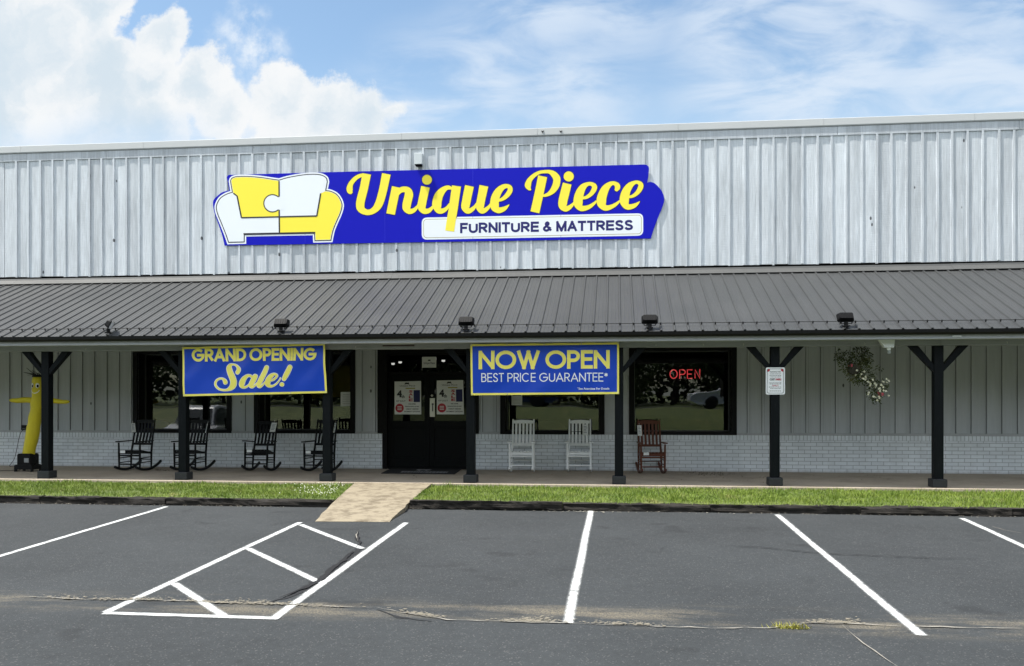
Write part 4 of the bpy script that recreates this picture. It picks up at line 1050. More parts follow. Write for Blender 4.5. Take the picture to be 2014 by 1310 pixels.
u = MB(); caps_text(u, 'GRAND OPENING', (378, 711.5), (623, 709), 25.5, 25, 0.21, 0.085, t1, 0.007)
u.build('caps_lettering', m_byel, b1)
cE = crop(415, 705, 11.85)
SALE = [
 ([(640, 325, 44), (665, 265, 46), (640, 205, 28), (580, 155, 17), (510, 140, 15), (455, 160, 38), (425, 220, 58), (445, 300, 64), (490, 390, 68), (530, 480, 70), (545, 560, 70), (520, 640, 66), (460, 700, 44), (380, 733, 22), (290, 738, 17), (190, 710, 18), (125, 645, 20), (108, 580, 21), (140, 510, 19), (215, 470, 17), (285, 478, 20), (330, 520, 40), (348, 558, 46)], 'r', 'r'),
 ([(965, 435, 26), (915, 402, 24), (855, 410, 30), (785, 475, 46), (738, 570, 57), (735, 635, 52), (775, 672, 26), (840, 655, 17), (905, 590, 12), (960, 500, 8)], 'b', 'b'),
 ([(1035, 420, 52), (1000, 490, 56), (950, 590, 54), (935, 640, 44), (970, 665, 24), (1030, 630, 16), (1100, 550, 10)], 'r', 'b'),
 ([(1305, 215, 50), (1260, 330, 55), (1195, 460, 57), (1140, 570, 56), (1125, 630, 46), (1160, 660, 24), (1225, 615, 15), (1290, 540, 10)], 'r', 'b'),
 ([(1405, 525, 10), (1475, 495, 15), (1540, 430, 20), (1545, 385, 20), (1490, 368, 24), (1420, 410, 44), (1355, 500, 56), (1335, 590, 54), (1370, 640, 36), (1440, 645, 18), (1520, 600, 14), (1590, 530, 11), (1635, 455, 8)], 'b', 'b'),
 ([(1855, 205, 50), (1800, 320, 54), (1745, 420, 50), (1715, 480, 42)], 'r', 'r'),
]
u = MB(); v = MB()
for pts, a_, b_ in SALE:
    L, R = stroke(pts, 0, a_, b_); put_stroke(u, [cE(*p) for p in L], [cE(*p) for p in R], t1, 0.0105, 0.003)
    L, R = stroke(pts, 12, a_, b_); put_stroke(v, [cE(*p) for p in L], [cE(*p) for p in R], t1, 0.006, 0.003)
for grow, mb, l_ in ((0, u, 0.0125), (9, v, 0.008)):
    mb.poly([t1(*cE(x, y), l_) for x, y in circ(1665, 607, 50 + grow, 46 + grow, n=16)])
v.build('script_outline', m_bwht, b1); u.build('script_lettering', m_byel, b1)
b2, t2 = banner('banner', [(925.5, 677), (1217.5, 673.5), (1217.5, 775), (926, 777.5)], 8.7, 'blue banner with yellow border reading NOW OPEN best price guarantee')
u = MB(); caps_text(u, 'NOW OPEN', (942, 726.5), (1199, 725), 36.5, 36.5, 0.19, 0.07, t2, 0.007); u.build('headline_lettering', m_byel, b2)
u = MB(); caps_text(u, 'BEST PRICE GUARANTEE', (947, 751.5), (1186.5, 750.5), 17.5, 17.5, 0.115, 0.12, t2, 0.007)
for i in range(3):
    a_ = rad(90 + 60 * i); L, R = stroke([(1192 - 3.5 * math.cos(a_), 737 - 3.5 * math.sin(a_), 0.9), (1192 + 3.5 * math.cos(a_), 737 + 3.5 * math.sin(a_), 0.9)], smooth=False); put_stroke(u, L, R, t2, 0.0075)
def px3(t): return lambda x, y, l: t(x, -y, l)
u.build('subline_lettering', m_bwht, b2); u = MB()
font_mesh(u, '*See Associate For Details', px3(t2), 1135.5, -766.3, 1198.5, 4.2, 0.0075, 0.02)
u.build('footnote_lettering', m_bwht, b2)

# ------------------------------------------------------------------ posters and papers on the glass
def poster(corners, label, Y):
    tl, tr, brr, bl = [P(x, y, Y) for x, y in corners]
    th = thing('poster', label, 'poster', (tl.lerp(tr, .5).x, Y, bl.z), 0, 'sale posters on the entrance doors'); O2 = th.location.copy()
    def T(s_, t, l): p = tl.lerp(tr, s_).lerp(bl.lerp(brr, s_), 1 - t); p.y -= l + 0.006 * math.sin(s_ * PI) * 0.4; return p - O2
    u = MB(); vs = [T(i / 8, j / 8, 0) for j in range(9) for i in range(9)]
    u.add(vs, [(j * 9 + i, j * 9 + i + 1, (j + 1) * 9 + i + 1, (j + 1) * 9 + i) for j in range(8) for i in range(8)]); u.build('sheet', m_paper, th)
    u = MB()
    def q(a0, a1, b0, b1, l=0.002): u.add([T(a0, b0, l), T(a1, b0, l), T(a1, b1, l), T(a0, b1, l)], [(0, 1, 2, 3)])
    u.cur = 0
    u.poly([T(x, y, 0.002) for x, y in ((.38, .90), (.40, .955), (.46, .965), (.48, .955), (.54, .965), (.56, .90), (.53, .90), (.53, .915), (.41, .915), (.41, .90))])
    font_mesh(u, 'Unique Piece', T, .20, .845, .78, 0.045, 0.002, 0.01)
    font_mesh(u, '4', T, .09, .53, .28, 0.20, 0.002, 0.05); font_mesh(u, 'th', T, .26, .50, .38, 0.09, 0.002, 0.03); font_mesh(u, 'OF JULY', T, .06, .385, .42, 0.045, 0.002, 0.01)
    for tx, yy, xa, xb in (('WE OFFER', .295, .52, .80), ('FINANCING & NO', .22, .40, .92), ('CREDIT NEEDED', .145, .43, .90), ('PAYMENT OPTIONS', .068, .36, .96)): font_mesh(u, tx, T, xa, yy, xb, 0.034, 0.002, 0.03)
    u.cur = 1; q(.72, .96, .37, .73)
    u.cur = 3; q(.42, .78, .77, .80)
    u.cur = 2; u.poly([T(x, y, 0.002) for x, y in circ(.19, .19, .16, .135, n=24)])
    for i, ch in enumerate('SALE'):
        bb = .66 - i * .088; font_mesh(u, ch, T, .54, bb, .69, 0.068, 0.003, 0.04)
    u.cur = 4
    for i in range(3): q(.11, .27, .135 + i * .045, .155 + i * .045, 0.004)
    u.build('print', [m_ink, m_inknavy, m_inkred, m_inkol, m_paper], th)
poster([(776, 750.5), (828, 749.5), (828.5, 815), (776, 815)], 'white sale poster with red disc on the left door leaf', DY - 0.006)
poster([(859, 748.5), (911, 747.5), (912.5, 815), (859, 815)], 'white sale poster with red disc on the right door leaf', DY - 0.006)
def paper(name, px, Y, label, lines, cat='notice', col=m_paper):
    x0, y0, x1, y1 = px; tl, brr = P(x0, y0, Y), P(x1, y1, Y)
    th = thing(name, label, cat, ((tl.x + brr.x) / 2, Y, brr.z)); O2 = th.location.copy(); W_, H_ = brr.x - tl.x, tl.z - brr.z
    u = MB(); u.box(-W_ / 2, W_ / 2, -0.001, 0.0, 0, H_); u.build('sheet', col, th)
    u = MB()
    T = lambda s_, t, l: Vector((W_ * (s_ - .5), -0.001 - l, H_ * t))
    for it in lines:
        if it[0] == 'bar': _, a0, a1, b0, b1 = it; u.add([T(a0, b0, .001), T(a1, b0, .001), T(a1, b1, .001), T(a0, b1, .001)], [(0, 1, 2, 3)])
        else: _, tx, a0, a1, b0, ch = it; font_mesh(u, tx, T, a0, b0, a1, ch, 0.001, 0.01)
    u.build('print', m_ink, th)
    return th
paper('notice', (830, 702, 858, 723), 0.105, 'small white notice with the shop name above the doors', [('bar', .42, .60, .62, .74), ('txt', 'Unique Piece', .12, .90, .34, .2)])
paper('notice', (670, 771, 692, 799), RD - 0.012, 'white paper taped in the window left of the doors', [('txt', 'Store hours', .2, .8, .80, .06)] + [('bar', .15, .85, .70 - .13 * i, .715 - .13 * i) for i in range(5)])
paper('notice', (1006, 776, 1027, 797), RD - 0.012, 'pale blue white paper in the window behind the now open banner', [('bar', .1, .9, .88, .95)] + [('bar', .15, .85, .66 - .13 * i, .675 - .13 * i) for i in range(5)])

# towing sign on the right post
tp = P(1525, 776, -3.262)
tw = thing('towing_sign', 'small white parking notice with red corners on a black porch post', 'sign', tuple(tp)); W_, H_ = 0.335, 0.485
u = MB(); rr = [(x, y) for x, y in rrect([(-W_ / 2, H_), (W_ / 2, H_), (W_ / 2, 0), (-W_ / 2, 0)], 0.03)]
u.poly([Vector((x, 0, y)) for x, y in rr], Vector((0, 0.004, 0))); u.build('plate', mat('sign_plate', (0.82, 0.83, 0.84), 0.35, var=0.02), tw)
T = lambda x, z, l: Vector((x, -l, z))
u = MB()
u.cur = 0
ro = rrect([(-.145, H_ - .022), (.145, H_ - .022), (.145, .022), (-.145, .022)], 0.03); ri = rrect([(-.138, H_ - .029), (.138, H_ - .029), (.138, .029), (-.138, .029)], 0.026)
n = len(ro); u.add([T(x, z, .001) for x, z in ro] + [T(x, z, .001) for x, z in ri], [(i, (i + 1) % n, n + (i + 1) % n, n + i) for i in range(n)])
font_mesh(u, 'PARKING FOR', T, -.095, .395, .095, .022, .0012, .02)
for i, (a_, b_, z) in enumerate(((-.09, .09, .365), (-.10, .10, .335), (-.085, .095, .31), (-.11, .11, .205), (-.10, .10, .185), (-.115, .105, .13), (-.09, .10, .105), (-.1, .1, .06))):
    x = a_
    while x < b_:
        e = min(b_, x + random.uniform(.012, .035)); u.add([T(x, z, .001), T(e, z, .001), T(e, z + .008, .001), T(x, z + .008, .001)], [(0, 1, 2, 3)]); x = e + .007
font_mesh(u, 'CUST', T, -.098, .255, -.008, .034, .0012, .05)
u.cur = 1
font_mesh(u, 'OMERS', T, -.004, .255, .104, .034, .0012, .05); font_mesh(u, 'ONLY', T, -.06, .148, .06, .026, .0012, .03)
for sg in (-1, 1): u.poly([T(sg * x, z, .0015) for x, z in ((.138, H_ - .05), (.125, H_ - .029), (.095, H_ - .032), (.098, H_ - .06), (.122, H_ - .075), (.138, H_ - .08))])
u.build('print', [m_ink, m_inkred], tw)

# neon OPEN sign in the right window
op = P(1341.5, 746, RD + 0.06)
neon = thing('open_sign', 'glowing red neon OPEN sign inside the right window', 'neon sign', tuple(op))
u = MB(); PXM = (FPX / (P(1341, 740, RD + .06).y - CAMY)) * 0.99
def nt_(x, y): return Vector(((x - 1341.5) / PXM, 0, (746 - y) / PXM))
for pts in (arcp(1325.5, 736, 6.8, 8.2, 90, 450, 20), [(1337, 745)] + [(1337, 727.8), (1343, 727.8)] + arcp(1343, 732.2, 4.4, 4.4, -90, 90, 8)[::1] + [(1337, 736.6)],
            [(1361, 727.5 + .4), (1351.5, 727.9), (1351.5, 744.3), (1361, 744.3)], [(1351.5, 736), (1359.5, 736)], [(1366, 744.3), (1366, 727.5), (1375, 744.3), (1375, 727)]):
    for dxy in (0,): u.tube([nt_(x + dxy, y) for x, y in pts], 0.0105, 6)
u.build('neon_tube', emis('neon_red', (1.0, 0.085, 0.09), 0.30), neon)
u = MB(); u.box(-.38, .38, 0.03, 0.045, -.05, .27); u.tube([(-.3, .04, .27), (-.3, .04, .75)], .004, 5); u.tube([(.3, .04, .27), (.3, .04, .75)], .004, 5)
u.build('backing_board', m_dark, neon)

# ------------------------------------------------------------------ rocking chairs
def chair_mats(name, col, rough=0.5, dirt=0.0, dcol=(.1, .1, .1)): return mat(name, col, rough, spec=0.15, var=0.15, vs=7.0, bump=0.12, bs_=50, stretch=(1, 1, 3), dirt=dirt, dcol=dcol)
m_chblk = chair_mats('chair_black', (0.0055, 0.006, 0.007), 0.5)
m_chwht = chair_mats('chair_white', (0.86, 0.87, 0.87), 0.45)
m_chbrn = chair_mats('chair_brown', (0.110, 0.040, 0.025), 0.45)
def make_chair(m, label, tilt=0.0):
    t = thing('rocking_chair', label, 'rocking chair', group='wooden rocking chairs for sale on the porch')
    RR = 1.15
    def rz(y): return RR - math.sqrt(RR * RR - (y - 0.02) ** 2)         # rocker underside
    HW = 0.245
    for sg in (-1, 1):
        u = MB(); ys_ = [-0.40 + 1.0 * i / 14 for i in range(15)]
        xo = sg * HW
        for ya, yb in zip(ys_[:-1], ys_[1:]): u.bar((xo, ya, rz(ya) + 0.026), (xo, yb, rz(yb) + 0.026), 0.036, 0.048)
        u.build('rocker', m, t)
        u = MB(); u.tube([(sg * HW, -0.235, rz(-.235) + 0.045), (sg * (HW + .002), -0.238, .34), (sg * (HW + .006), -0.243, .62)], [0.019, 0.024, 0.019], 10); u.build('front_leg', m, t, smooth=False)
        bx = sg * 0.228
        u = MB(); u.tube([(sg * HW, 0.205, rz(.2) + 0.045), (sg * .240, 0.215, .38), (bx, 0.275, .66), (bx, 0.385, 1.125)], [0.018, 0.023, 0.022, 0.017], 10); u.build('back_post', m, t)
        u = MB()
        arm = [Vector((sg * (HW + .006 + o), y, .632)) for o, y in ((-.040, -.30), (.046, -.30), (.052, -.27), (.040, -.05), (.030, .20), (.024, .27), (-.020, .27), (-.028, -.05), (-.046, -.27))]
        u.poly(arm, Vector((0, 0, 0.024))); u.build('armrest', m, t, bevel=0.005)
        for z_, yb in ((.185, .20), (.285, .208)): u = MB(); u.tube([(sg * HW, -.236, z_), (sg * .241, yb, z_ + .006)], 0.0115, 8); u.build('side_stretcher', m, t)
    for y, z_, hw, r_ in ((-.236, .150, HW, .0145), (-.236, .345, HW, .017), (-.236, .385, HW, .012), (.207, .24, .241, .0115)): u = MB(); u.tube([(-hw, y, z_), (hw, y, z_)], r_, 8); u.build('cross_stretcher', m, t)
    # slatted seat, dished
    u = MB()
    prof_ = [(-.262, .440), (-.245, .452), (-.16, .448), (-.06, .430), (.05, .412), (.15, .402), (.215, .402)]
    nsl = 7
    for i in range(nsl):
        xc = -.222 + .444 * i / (nsl - 1)
        for (ya, za), (yb, zb) in zip(prof_[:-1], prof_[1:]): u.bar((xc, ya, za), (xc, yb, zb), 0.052, 0.017)
    u.bar((-HW, -.225, .412), (HW, -.225, .412), 0.026, 0.045); u.bar((-.24, .205, .382), (.24, .205, .382), 0.026, 0.042)
    for sg in (-1, 1): u.bar((sg * .243, -.235, .412), (sg * .236, .21, .385), 0.022, 0.045)
    u.build('seat', m, t)
    # back: rails and slats
    u = MB()
    def by(z): return .275 + (z - .66) * .2366
    u.poly([Vector((x, by(1.075) , z)) for x, z in ((-.215, 1.03), (.215, 1.03), (.215, 1.095), (.12, 1.108), (0, 1.112), (-.12, 1.108), (-.215, 1.095))], Vector((0, 0.024, 0.0)))
    u.bar((-.22, by(.575), .575), (.22, by(.575), .575), 0.024, 0.052)
    for i in range(5):
        xc = -.157 + .0785 * i; mid_z = .80
        u.bar((xc, by(.585) + .004, .585), (xc, by(mid_z) + .028, mid_z), 0.046, 0.012, up=(0, 1, 0)); u.bar((xc, by(mid_z) + .028, mid_z), (xc, by(1.05) + .014, 1.045), 0.046, 0.012, up=(0, 1, 0))
    u.build('backrest', m, t)
    return t
def place(t, px, py, rz_, tilt=0.0, lab=None):
    p = F(px, py); t.location = (p.x, p.y, 0.001); t.rotation_euler = (rad(tilt), 0, rad(rz_))
    if lab: t['label'] = lab
    return t
blk = make_chair(m_chblk, 'black rocking chair at the far left, beneath the first window')
place(blk, 267, 925.5, -3)
b2c = place(copy_tree(blk), 375, 925.5, -4, 0, 'black rocking chair half hidden behind the post left of the grand opening banner')
b3c = place(copy_tree(blk), 511, 926, 1, -4, 'black rocking chair leaning back with a white tag, between two posts')
b4c = place(copy_tree(blk), 629, 927, -7, 0, 'black rocking chair behind the post next to the entrance doors')
wht = make_chair(m_chwht, 'white rocking chair nearer the entrance doors, with no paper tag')
place(wht, 1027, 928, 1.5)
w2c = place(copy_tree(wht), 1139.5, 928, 0.5, 0, 'white rocking chair with a white paper tag on its back')
brn = make_chair(m_chbrn, 'brown rocking chair under the window with the open sign')
place(brn, 1281, 931, 6)
def chair_tag(ch, x, z, w_, h_, label, ang=0.0, lines=True, skew=0.0):
    """paper tag on a loop over the chair back"""
    M = Matrix.Translation(ch.location) @ ch.rotation_euler.to_matrix().to_4x4()
    yb = .275 + (z - .66) * .2366 - .042
    p = M @ Vector((x, yb, z))
    th = thing('price_tag', label, 'tag', tuple(p), ch.rotation_euler.z + rad(ang), 'paper tags hung on the rocking chairs')
    u = MB(); u.poly([Vector((a_ - (h_ - b_) * 0 + b_ * skew, 0.02 * b_ / h_ * 2, b_)) for a_, b_ in ((-w_ / 2, 0), (w_ / 2, 0), (w_ / 2, h_), (-w_ / 2, h_))], Vector((0, 0.0015, 0)))
    u.build('card', m_paper, th)
    u = MB(); u.tube([(skew * h_, .04, h_ - .004), (skew * h_ + .004, .052, h_ + .045), (skew * h_ + .004, .075, h_ + .03)], .0018, 5); u.build('string', m_wplast, th)
    if lines:
        u = MB()
        for i in range(5):
            a0 = -w_ * .32; a1 = w_ * random.uniform(.1, .34); zz = h_ * (.80 - .14 * i)
            u.add([(a0 + zz * skew, .04 * zz / h_ - .0012, zz), (a1 + zz * skew, .04 * zz / h_ - .0012, zz), (a1 + zz * skew, .04 * zz / h_ - .0006, zz + .009), (a0 + zz * skew, .04 * zz / h_ - .0006, zz + .009)], [(0, 1, 2, 3)])
        u.build('print', mat('tag_print', (0.05, 0.06, 0.14), 0.7), th)
chair_tag(blk, -.218, .83, .10, .20, 'thin white tag seen edge on at the far left black chair', 62)
chair_tag(b2c, .20, .82, .10, .20, 'crumpled white tag on the black chair behind the second post', -52)
chair_tag(b3c, .155, .86, .125, .205, 'slanting white tag on the leaning black chair', 0, True, .17)
chair_tag(b4c, .20, .83, .10, .21, 'pale tag on the black chair beside the entrance post', -45)
chair_tag(w2c, .125, .78, .125, .23, 'white tag with blue print on the second white chair', 0)
chair_tag(brn, -.205, .78, .095, .225, 'white tag on the left post of the brown chair', 14)
for ch in (blk, b3c, b4c, brn):
    u = MB(); u.box(-.20, -.085, -.272, -.262, .395, .455); u.build('care_label', m_paper, ch)

# ------------------------------------------------------------------ floodlights along the eave
def floodlight(label):
    t = thing('floodlight', label, 'floodlight', group='black floodlights along the porch eave')
    u = MB(); u.box(-.055, .055, -.06, .06, 0.0, .022); u.tube([(0, 0, .02), (0, 0, .085)], .036, 12); u.build('base', m_lampblk, t, bevel=0.004)
    u = MB(); u.bar((-.10, 0, .055), (.10, 0, .055), .02, .012); u.bar((-.10, 0, .055), (-.112, .01, .15), .018, .012, up=(0, 1, 0)); u.bar((.10, 0, .055), (.112, .01, .15), .018, .012, up=(0, 1, 0)); u.build('bracket', m_lampblk, t)
    u = MB()   # housing: rounded tray tilted back towards the sign
    R_ = Matrix.Rotation(rad(-28), 4, 'X'); C_ = Vector((0, .02, .175))
    def pt(x, y, z): return C_ + (R_ @ Vector((x, y, z)))
    fr = rrect([(-.145, .078), (.145, .078), (.145, -.078), (-.145, -.078)], .032); bk = rrect([(-.118, .056), (.118, .056), (.118, -.056), (-.118, -.056)], .028)
    n = len(fr); u.add([pt(x, .045, z) for x, z in fr] + [pt(x, .02, z) for x, z in fr] + [pt(x, -.05, z) for x, z in bk],
                       [(i, (i + 1) % n, n + (i + 1) % n, n + i) for i in range(n)] + [(n + i, n + (i + 1) % n, 2 * n + (i + 1) % n, 2 * n + i) for i in range(n)] + [tuple(2 * n + i for i in range(n))])
    for i in range(5): u.poly([pt(-.09 + .045 * i - .003, yy, zz) for yy, zz in ((-.05, -.045), (-.056, -.038), (-.056, .038), (-.05, .045))], (R_ @ Vector((.006, 0, 0))))
    u.build('housing', m_lampblk, t)
    u = MB(); ln = rrect([(-.137, .070), (.137, .070), (.137, -.070), (-.137, -.070)], .028); u.poly([pt(x, .046, z) for x, z in ln]); u.build('lens', m_lens, t)
    u = MB(); ro_ = rrect([(-.148, .081), (.148, .081), (.148, -.081), (-.148, -.081)], .032); m_ = len(ro_)
    u.add([pt(x, .044, z) for x, z in ro_] + [pt(x, .052, z) for x, z in ro_] + [pt(x * .93, .052, z * .9) for x, z in ro_], [(i, (i + 1) % m_, m_ + (i + 1) % m_, m_ + i) for i in range(m_)] + [(m_ + i, m_ + (i + 1) % m_, 2 * m_ + (i + 1) % m_, 2 * m_ + i) for i in range(m_)])
    u.build('rim', mat('lamp_rim', (0.25, 0.26, 0.26), 0.4), t)
    return t
FL = [(213, 'floodlight turned edge on at the far left of the eave', -68), (552.5, 'floodlight on the eave above the grand opening banner', 2), (916.5, 'floodlight on the eave beside the left end of the now open banner', 0),
      (1278, 'floodlight on the eave above the window with the open sign', 0), (1664, 'floodlight on the eave above the hanging plant', 4)]
f0 = None
for i, (px, lab, rz_) in enumerate(FL):
    t = floodlight('black ' + lab) if i == 0 else copy_tree(f0)
    f0 = f0 or t
    x = P(px, 650, -3.58).x
    p = roof_pt(x, 0.022, 0.026); t.location = (p.x, p.y, p.z); t.rotation_euler = (0, 0, rad(rz_)); t['label'] = 'black ' + lab

# ------------------------------------------------------------------ fittings on the walls and soffit
bp = P(825, 315, -0.03); pxw = 90.0
t = thing('junction_box', 'small grey square box on the upper siding above the sign', 'box', (bp.x, -0.02, bp.z))
u = MB(); u.box(-.088, .088, -.15, -.006, -.125, .125); u.build('housing', mat('box_grey', (0.55, 0.59, 0.60), 0.5, var=0.05), t, bevel=0.008)
u = MB(); u.box(-.07, .07, -.145, -.01, -.150, -.126); u.build('underside_lens', m_dark, t)
bp = P(1743, 676, -3.30)
t = thing('soffit_lamp', 'white tapered lamp fitting hung under the porch beam', 'lamp', (bp.x, -3.345, 2.60))
u = MB(); u.poly([Vector((x, -.06, z)) for x, z in ((-.15, .0), (.12, .0), (.105, -.145), (-.055, -.145))], Vector((0, .12, 0))); u.build('housing', m_wplast, t, bevel=0.008)
u = MB(); u.lathe([(.036, -.145), (.034, -.175), (.024, -.19)], (.03, 0, 0), 14); u.build('socket', m_wplast, t)
u = MB(); u.lathe([(.018, -.188), (.030, -.21), (.030, -.235), (.016, -.255)], (.036, 0, 0), 14); u.build('bulb', mat('grey_bulb', (0.30, 0.32, 0.31), 0.3), t)
p0, p1 = P(753, 681.5, -3.282), P(815, 676, -3.282)
t = thing('eave_strip', 'narrow dark metal strip on the porch beam above the doors', 'strip fixture', ((p0.x + p1.x) / 2, -3.276, p0.z)); L_ = (p1.x - p0.x) / 2
u = MB(); u.box(-L_, L_, -.03, -.001, 0, .036); u.build('body', mat('strip_dark', (0.05, 0.035, 0.035), 0.5), t, bevel=0.003)
u = MB(); u.box(-L_, L_, -.034, -.001, .037, .047); u.build('top_flange', m_wplast, t)
p0 = P(1876, 662, -3.52)
t = thing('eave_puck', 'tiny white oblong fitting on the fascia at the right', 'fitting', (p0.x, -3.651, 2.630))
u = MB(); u.box(-.07, .07, -.03, -.001, -.012, .012); u.build('body', m_wplast, t, bevel=0.004)
p0 = P(50, 841, -0.02)
t = thing('outlet_box', 'small black outlet box on the wall beside the yellow tube man', 'outlet', (p0.x, 0, p0.z))
u = MB(); u.box(-.075, .075, -.075, -.001, -.06, .06); u.build('cover', m_lampblk, t, bevel=0.006)
u = MB(); u.box(-.04, .04, -.079, -.0755, -.045, -.01); u.build('flap', m_sash, t)

# ------------------------------------------------------------------ yellow tube man
def tube_man():
    base = F(54, 927)
    t = thing('tube_man', 'limp yellow inflatable tube man with a smiling face on a black blower', 'inflatable figure', (base.x, base.y + 0.02, 0.001))
    m_y = mat('tube_nylon', (0.60, 0.50, 0.025), 0.55, var=0.16, vs=5.0, bump=1.0, bs_=9, spec=0.3, stretch=(1.4, 1.4, .7))
    k = 1 / 90.5
    def L(px, py): return Vector(((px - 54) * k, 0, (927 - py) * k))
    pts = [L(55, 893), L(60, 870), L(65, 845), L(69, 822), L(73, 800), L(75, 785), L(75.5, 768), L(76, 752), L(76, 741)]
    q = catmull([tuple(p) for p in pts], 5)
    u = MB()
    rr = []
    for i, p in enumerate(q):
        z = p[2]; r_ = .132 + .006 * math.sin(z * 9) + .004 * math.sin(z * 23)
        if z > 1.98: r_ *= max(.82, 1 - (z - 1.98) * 2.2)
        rr.append(r_)
    n = 24; u.tube([Vector(p) for p in q], rr, n)
    for v in u.v: v += Vector((mnoise.noise(v * 6) * .018, mnoise.noise(v * 6 + Vector((9, 0, 0))) * .018, 0))
    body = u.build('body', m_y, t, smooth=True)
    for nm, a_, b_, r0, r1 in (('arm', L(66, 788), L(17, 787), .070, .045), ('arm', L(86, 788), L(141, 790.5), .068, .040)):
        u = MB(); q2 = [a_.lerp(b_, i / 10) + Vector((0, -.015, .010 * math.sin(i / 10 * PI * 2))) for i in range(11)]
        u.tube(q2, [r0 + (r1 - r0) * i / 10 if i < 10 else r1 * .6 for i in range(11)], 14)
        for v in u.v: v += Vector((mnoise.noise(v * 9) * .008, 0, mnoise.noise(v * 9) * .008))
        u.build(nm, m_y, t, smooth=True)
    rng = random.Random(5); u = MB(); top = L(76, 740)
    for i in range(16):
        a_ = 2 * PI * i / 16; r_ = .10; s_ = top + Vector((math.cos(a_) * r_, math.sin(a_) * r_, -.01)); ln = rng.uniform(.10, .2)
        o_ = Vector((math.cos(a_), math.sin(a_) * .6, 0)) * rng.uniform(.4, 1) + Vector((-.25, 0, rng.uniform(-.1, .9)))
        p1 = s_ + Vector((0, 0, .05)); u.bar(s_, p1, .02, .004, up=(0, 1, 0)); u.bar(p1, p1 + o_.normalized() * ln, .018, .004, up=(0, 1, 0), w2=.006)
    u.lathe([(.128, -.025), (.122, .02), (.10, .03)], top, 20); u.build('hair', m_lampblk, t)
    def onface(px, py, l):   # front of the tube
        c = L(76, py); x = (px - 76) * k; x = max(-.13, min(.13, x)); return Vector((c.x + x, -math.sqrt(max(0, .134 ** 2 - x * x)) - l - .004, c.z))
    eyes = []
    for cx in (70.8, 81.2):
        u = MB(); u.poly([onface(cx + 3.0 * math.cos(a), 759 + 5.0 * math.sin(a), .004) for a in [2 * PI * i / 18 for i in range(18)]]); e = u.build('eye', m_wplast, t)
        u = MB(); u.poly([onface(cx + .9 + 1.7 * math.cos(a), 760 + 2.9 * math.sin(a), .008) for a in [2 * PI * i / 14 for i in range(14)]]); u.build('pupil', m_lampblk, e)
    u = MB(); arc = [(76 + 8.5 * math.cos(rad(a)), 765.5 + 8.5 * math.sin(rad(a))) for a in range(15, 170, 10)]
    for (xa, ya), (xb, yb) in zip(arc[:-1], arc[1:]): u.bar(onface(xa, ya, .003), onface(xb, yb, .003), .014, .004, up=(0, 1, 0))
    u.build('mouth', m_wplast, t)
    bl = MB()
    bl.poly([Vector((x, -.15, z)) for x, z in ((-.155, .17), (-.155, .36), (-.13, .39), (.125, .39), (.155, .35), (.155, .13), (-.155, .13))], Vector((0, .3, 0)))
    bl.poly([Vector((x, -.17, z)) for x, z in ((-.215, .045), (-.215, .135), (-.19, .15), (.18, .15), (.215, .11), (.215, .045))], Vector((0, .34, 0)))
    bo = bl.build('blower', m_lampblk, t, bevel=0.012)
    u = MB()
    for x in (-.19, .19):
        for y in (-.14, .14): u.box(x - .022, x + .022, y - .022, y + .022, 0.0, .046)
    u.build('foot', m_lampblk, bo)
    u = MB(); u.box(.02, .12, -.162, -.1505, .20, .29); u.build('rating_plate', mat('plate_grey', (.28, .29, .29), .5), bo)
    u = MB(); u.tube([Vector((.155 + .07 * math.sin(a), -.05, .225 + .09 * math.cos(a))) for a in [PI * i / 10 for i in range(11)]], .011, 8); u.build('carry_handle', m_lampblk, bo)
    return t, base
tm, tbase = tube_man()
op_ = P(50, 841, -0.02)
u = MB(); pts = [(op_.x, -.08, op_.z - .04), (op_.x - .05, -.12, op_.z - .12), (op_.x - .09, -.14, .6), (op_.x - .13, -.22, .2), (op_.x - .2, -.30, .02), (op_.x - .05, -.36, .012), (tbase.x - .3, tbase.y + .08, .012), (tbase.x - .2, tbase.y + .05, .03), (tbase.x - .17, tbase.y + .05, .10)]
u.tube([Vector(p) for p in catmull(pts, 6)], .006, 6)
u.tube([Vector(p) for p in catmull([(tbase.x - .28, tbase.y + .07, .013), (tbase.x - .6, tbase.y - .05, .012), (tbase.x - 1.1, tbase.y + .06, .012), (tbase.x - 1.9, tbase.y, .012)], 6)], .006, 6)
tag(u.build('power_cord', m_lampblk), 'thin black power cord from the wall outlet to the blower', 'cord')

# ------------------------------------------------------------------ doormat
q = [F(768.5, 922.3), F(908, 923.5), F(893.7, 933.2), F(749.5, 931.8)]
cen = sum(q, Vector()) / 4
dm = thing('doormat', 'black doormat with pale grey print in front of the doors', 'doormat', (cen.x, cen.y, 0.002))
u = MB(); u.poly([p - cen for p in q], Vector((0, 0, .012))); u.build('pad', mat('mat_black', (.014, .014, .016), .9, var=.4, vs=30, bump=.6, bs_=120), dm)
def QM(s_, t_, l): p = q[0].lerp(q[1], s_).lerp(q[3].lerp(q[2], s_), 1 - t_) - cen; p.z = .0125 + l; return p
u = MB()
for a0, a1, b0, b1 in ((.24, .88, .16, .40), (.40, .60, .62, .82), (.44, .47, .5, .6), (.54, .57, .5, .6)):
    x = a0
    while x < a1 - .005:
        e = min(a1, x + (random.uniform(.02, .045) if a1 - a0 > .3 else 1)); u.add([QM(x, b0, .001), QM(e, b0, .001), QM(e, b1, .001), QM(x, b1, .001)], [(0, 1, 2, 3)]); x = e + .008
u.build('print', mat('mat_print', (.26, .26, .27), .9, var=.2, vs=20), dm)

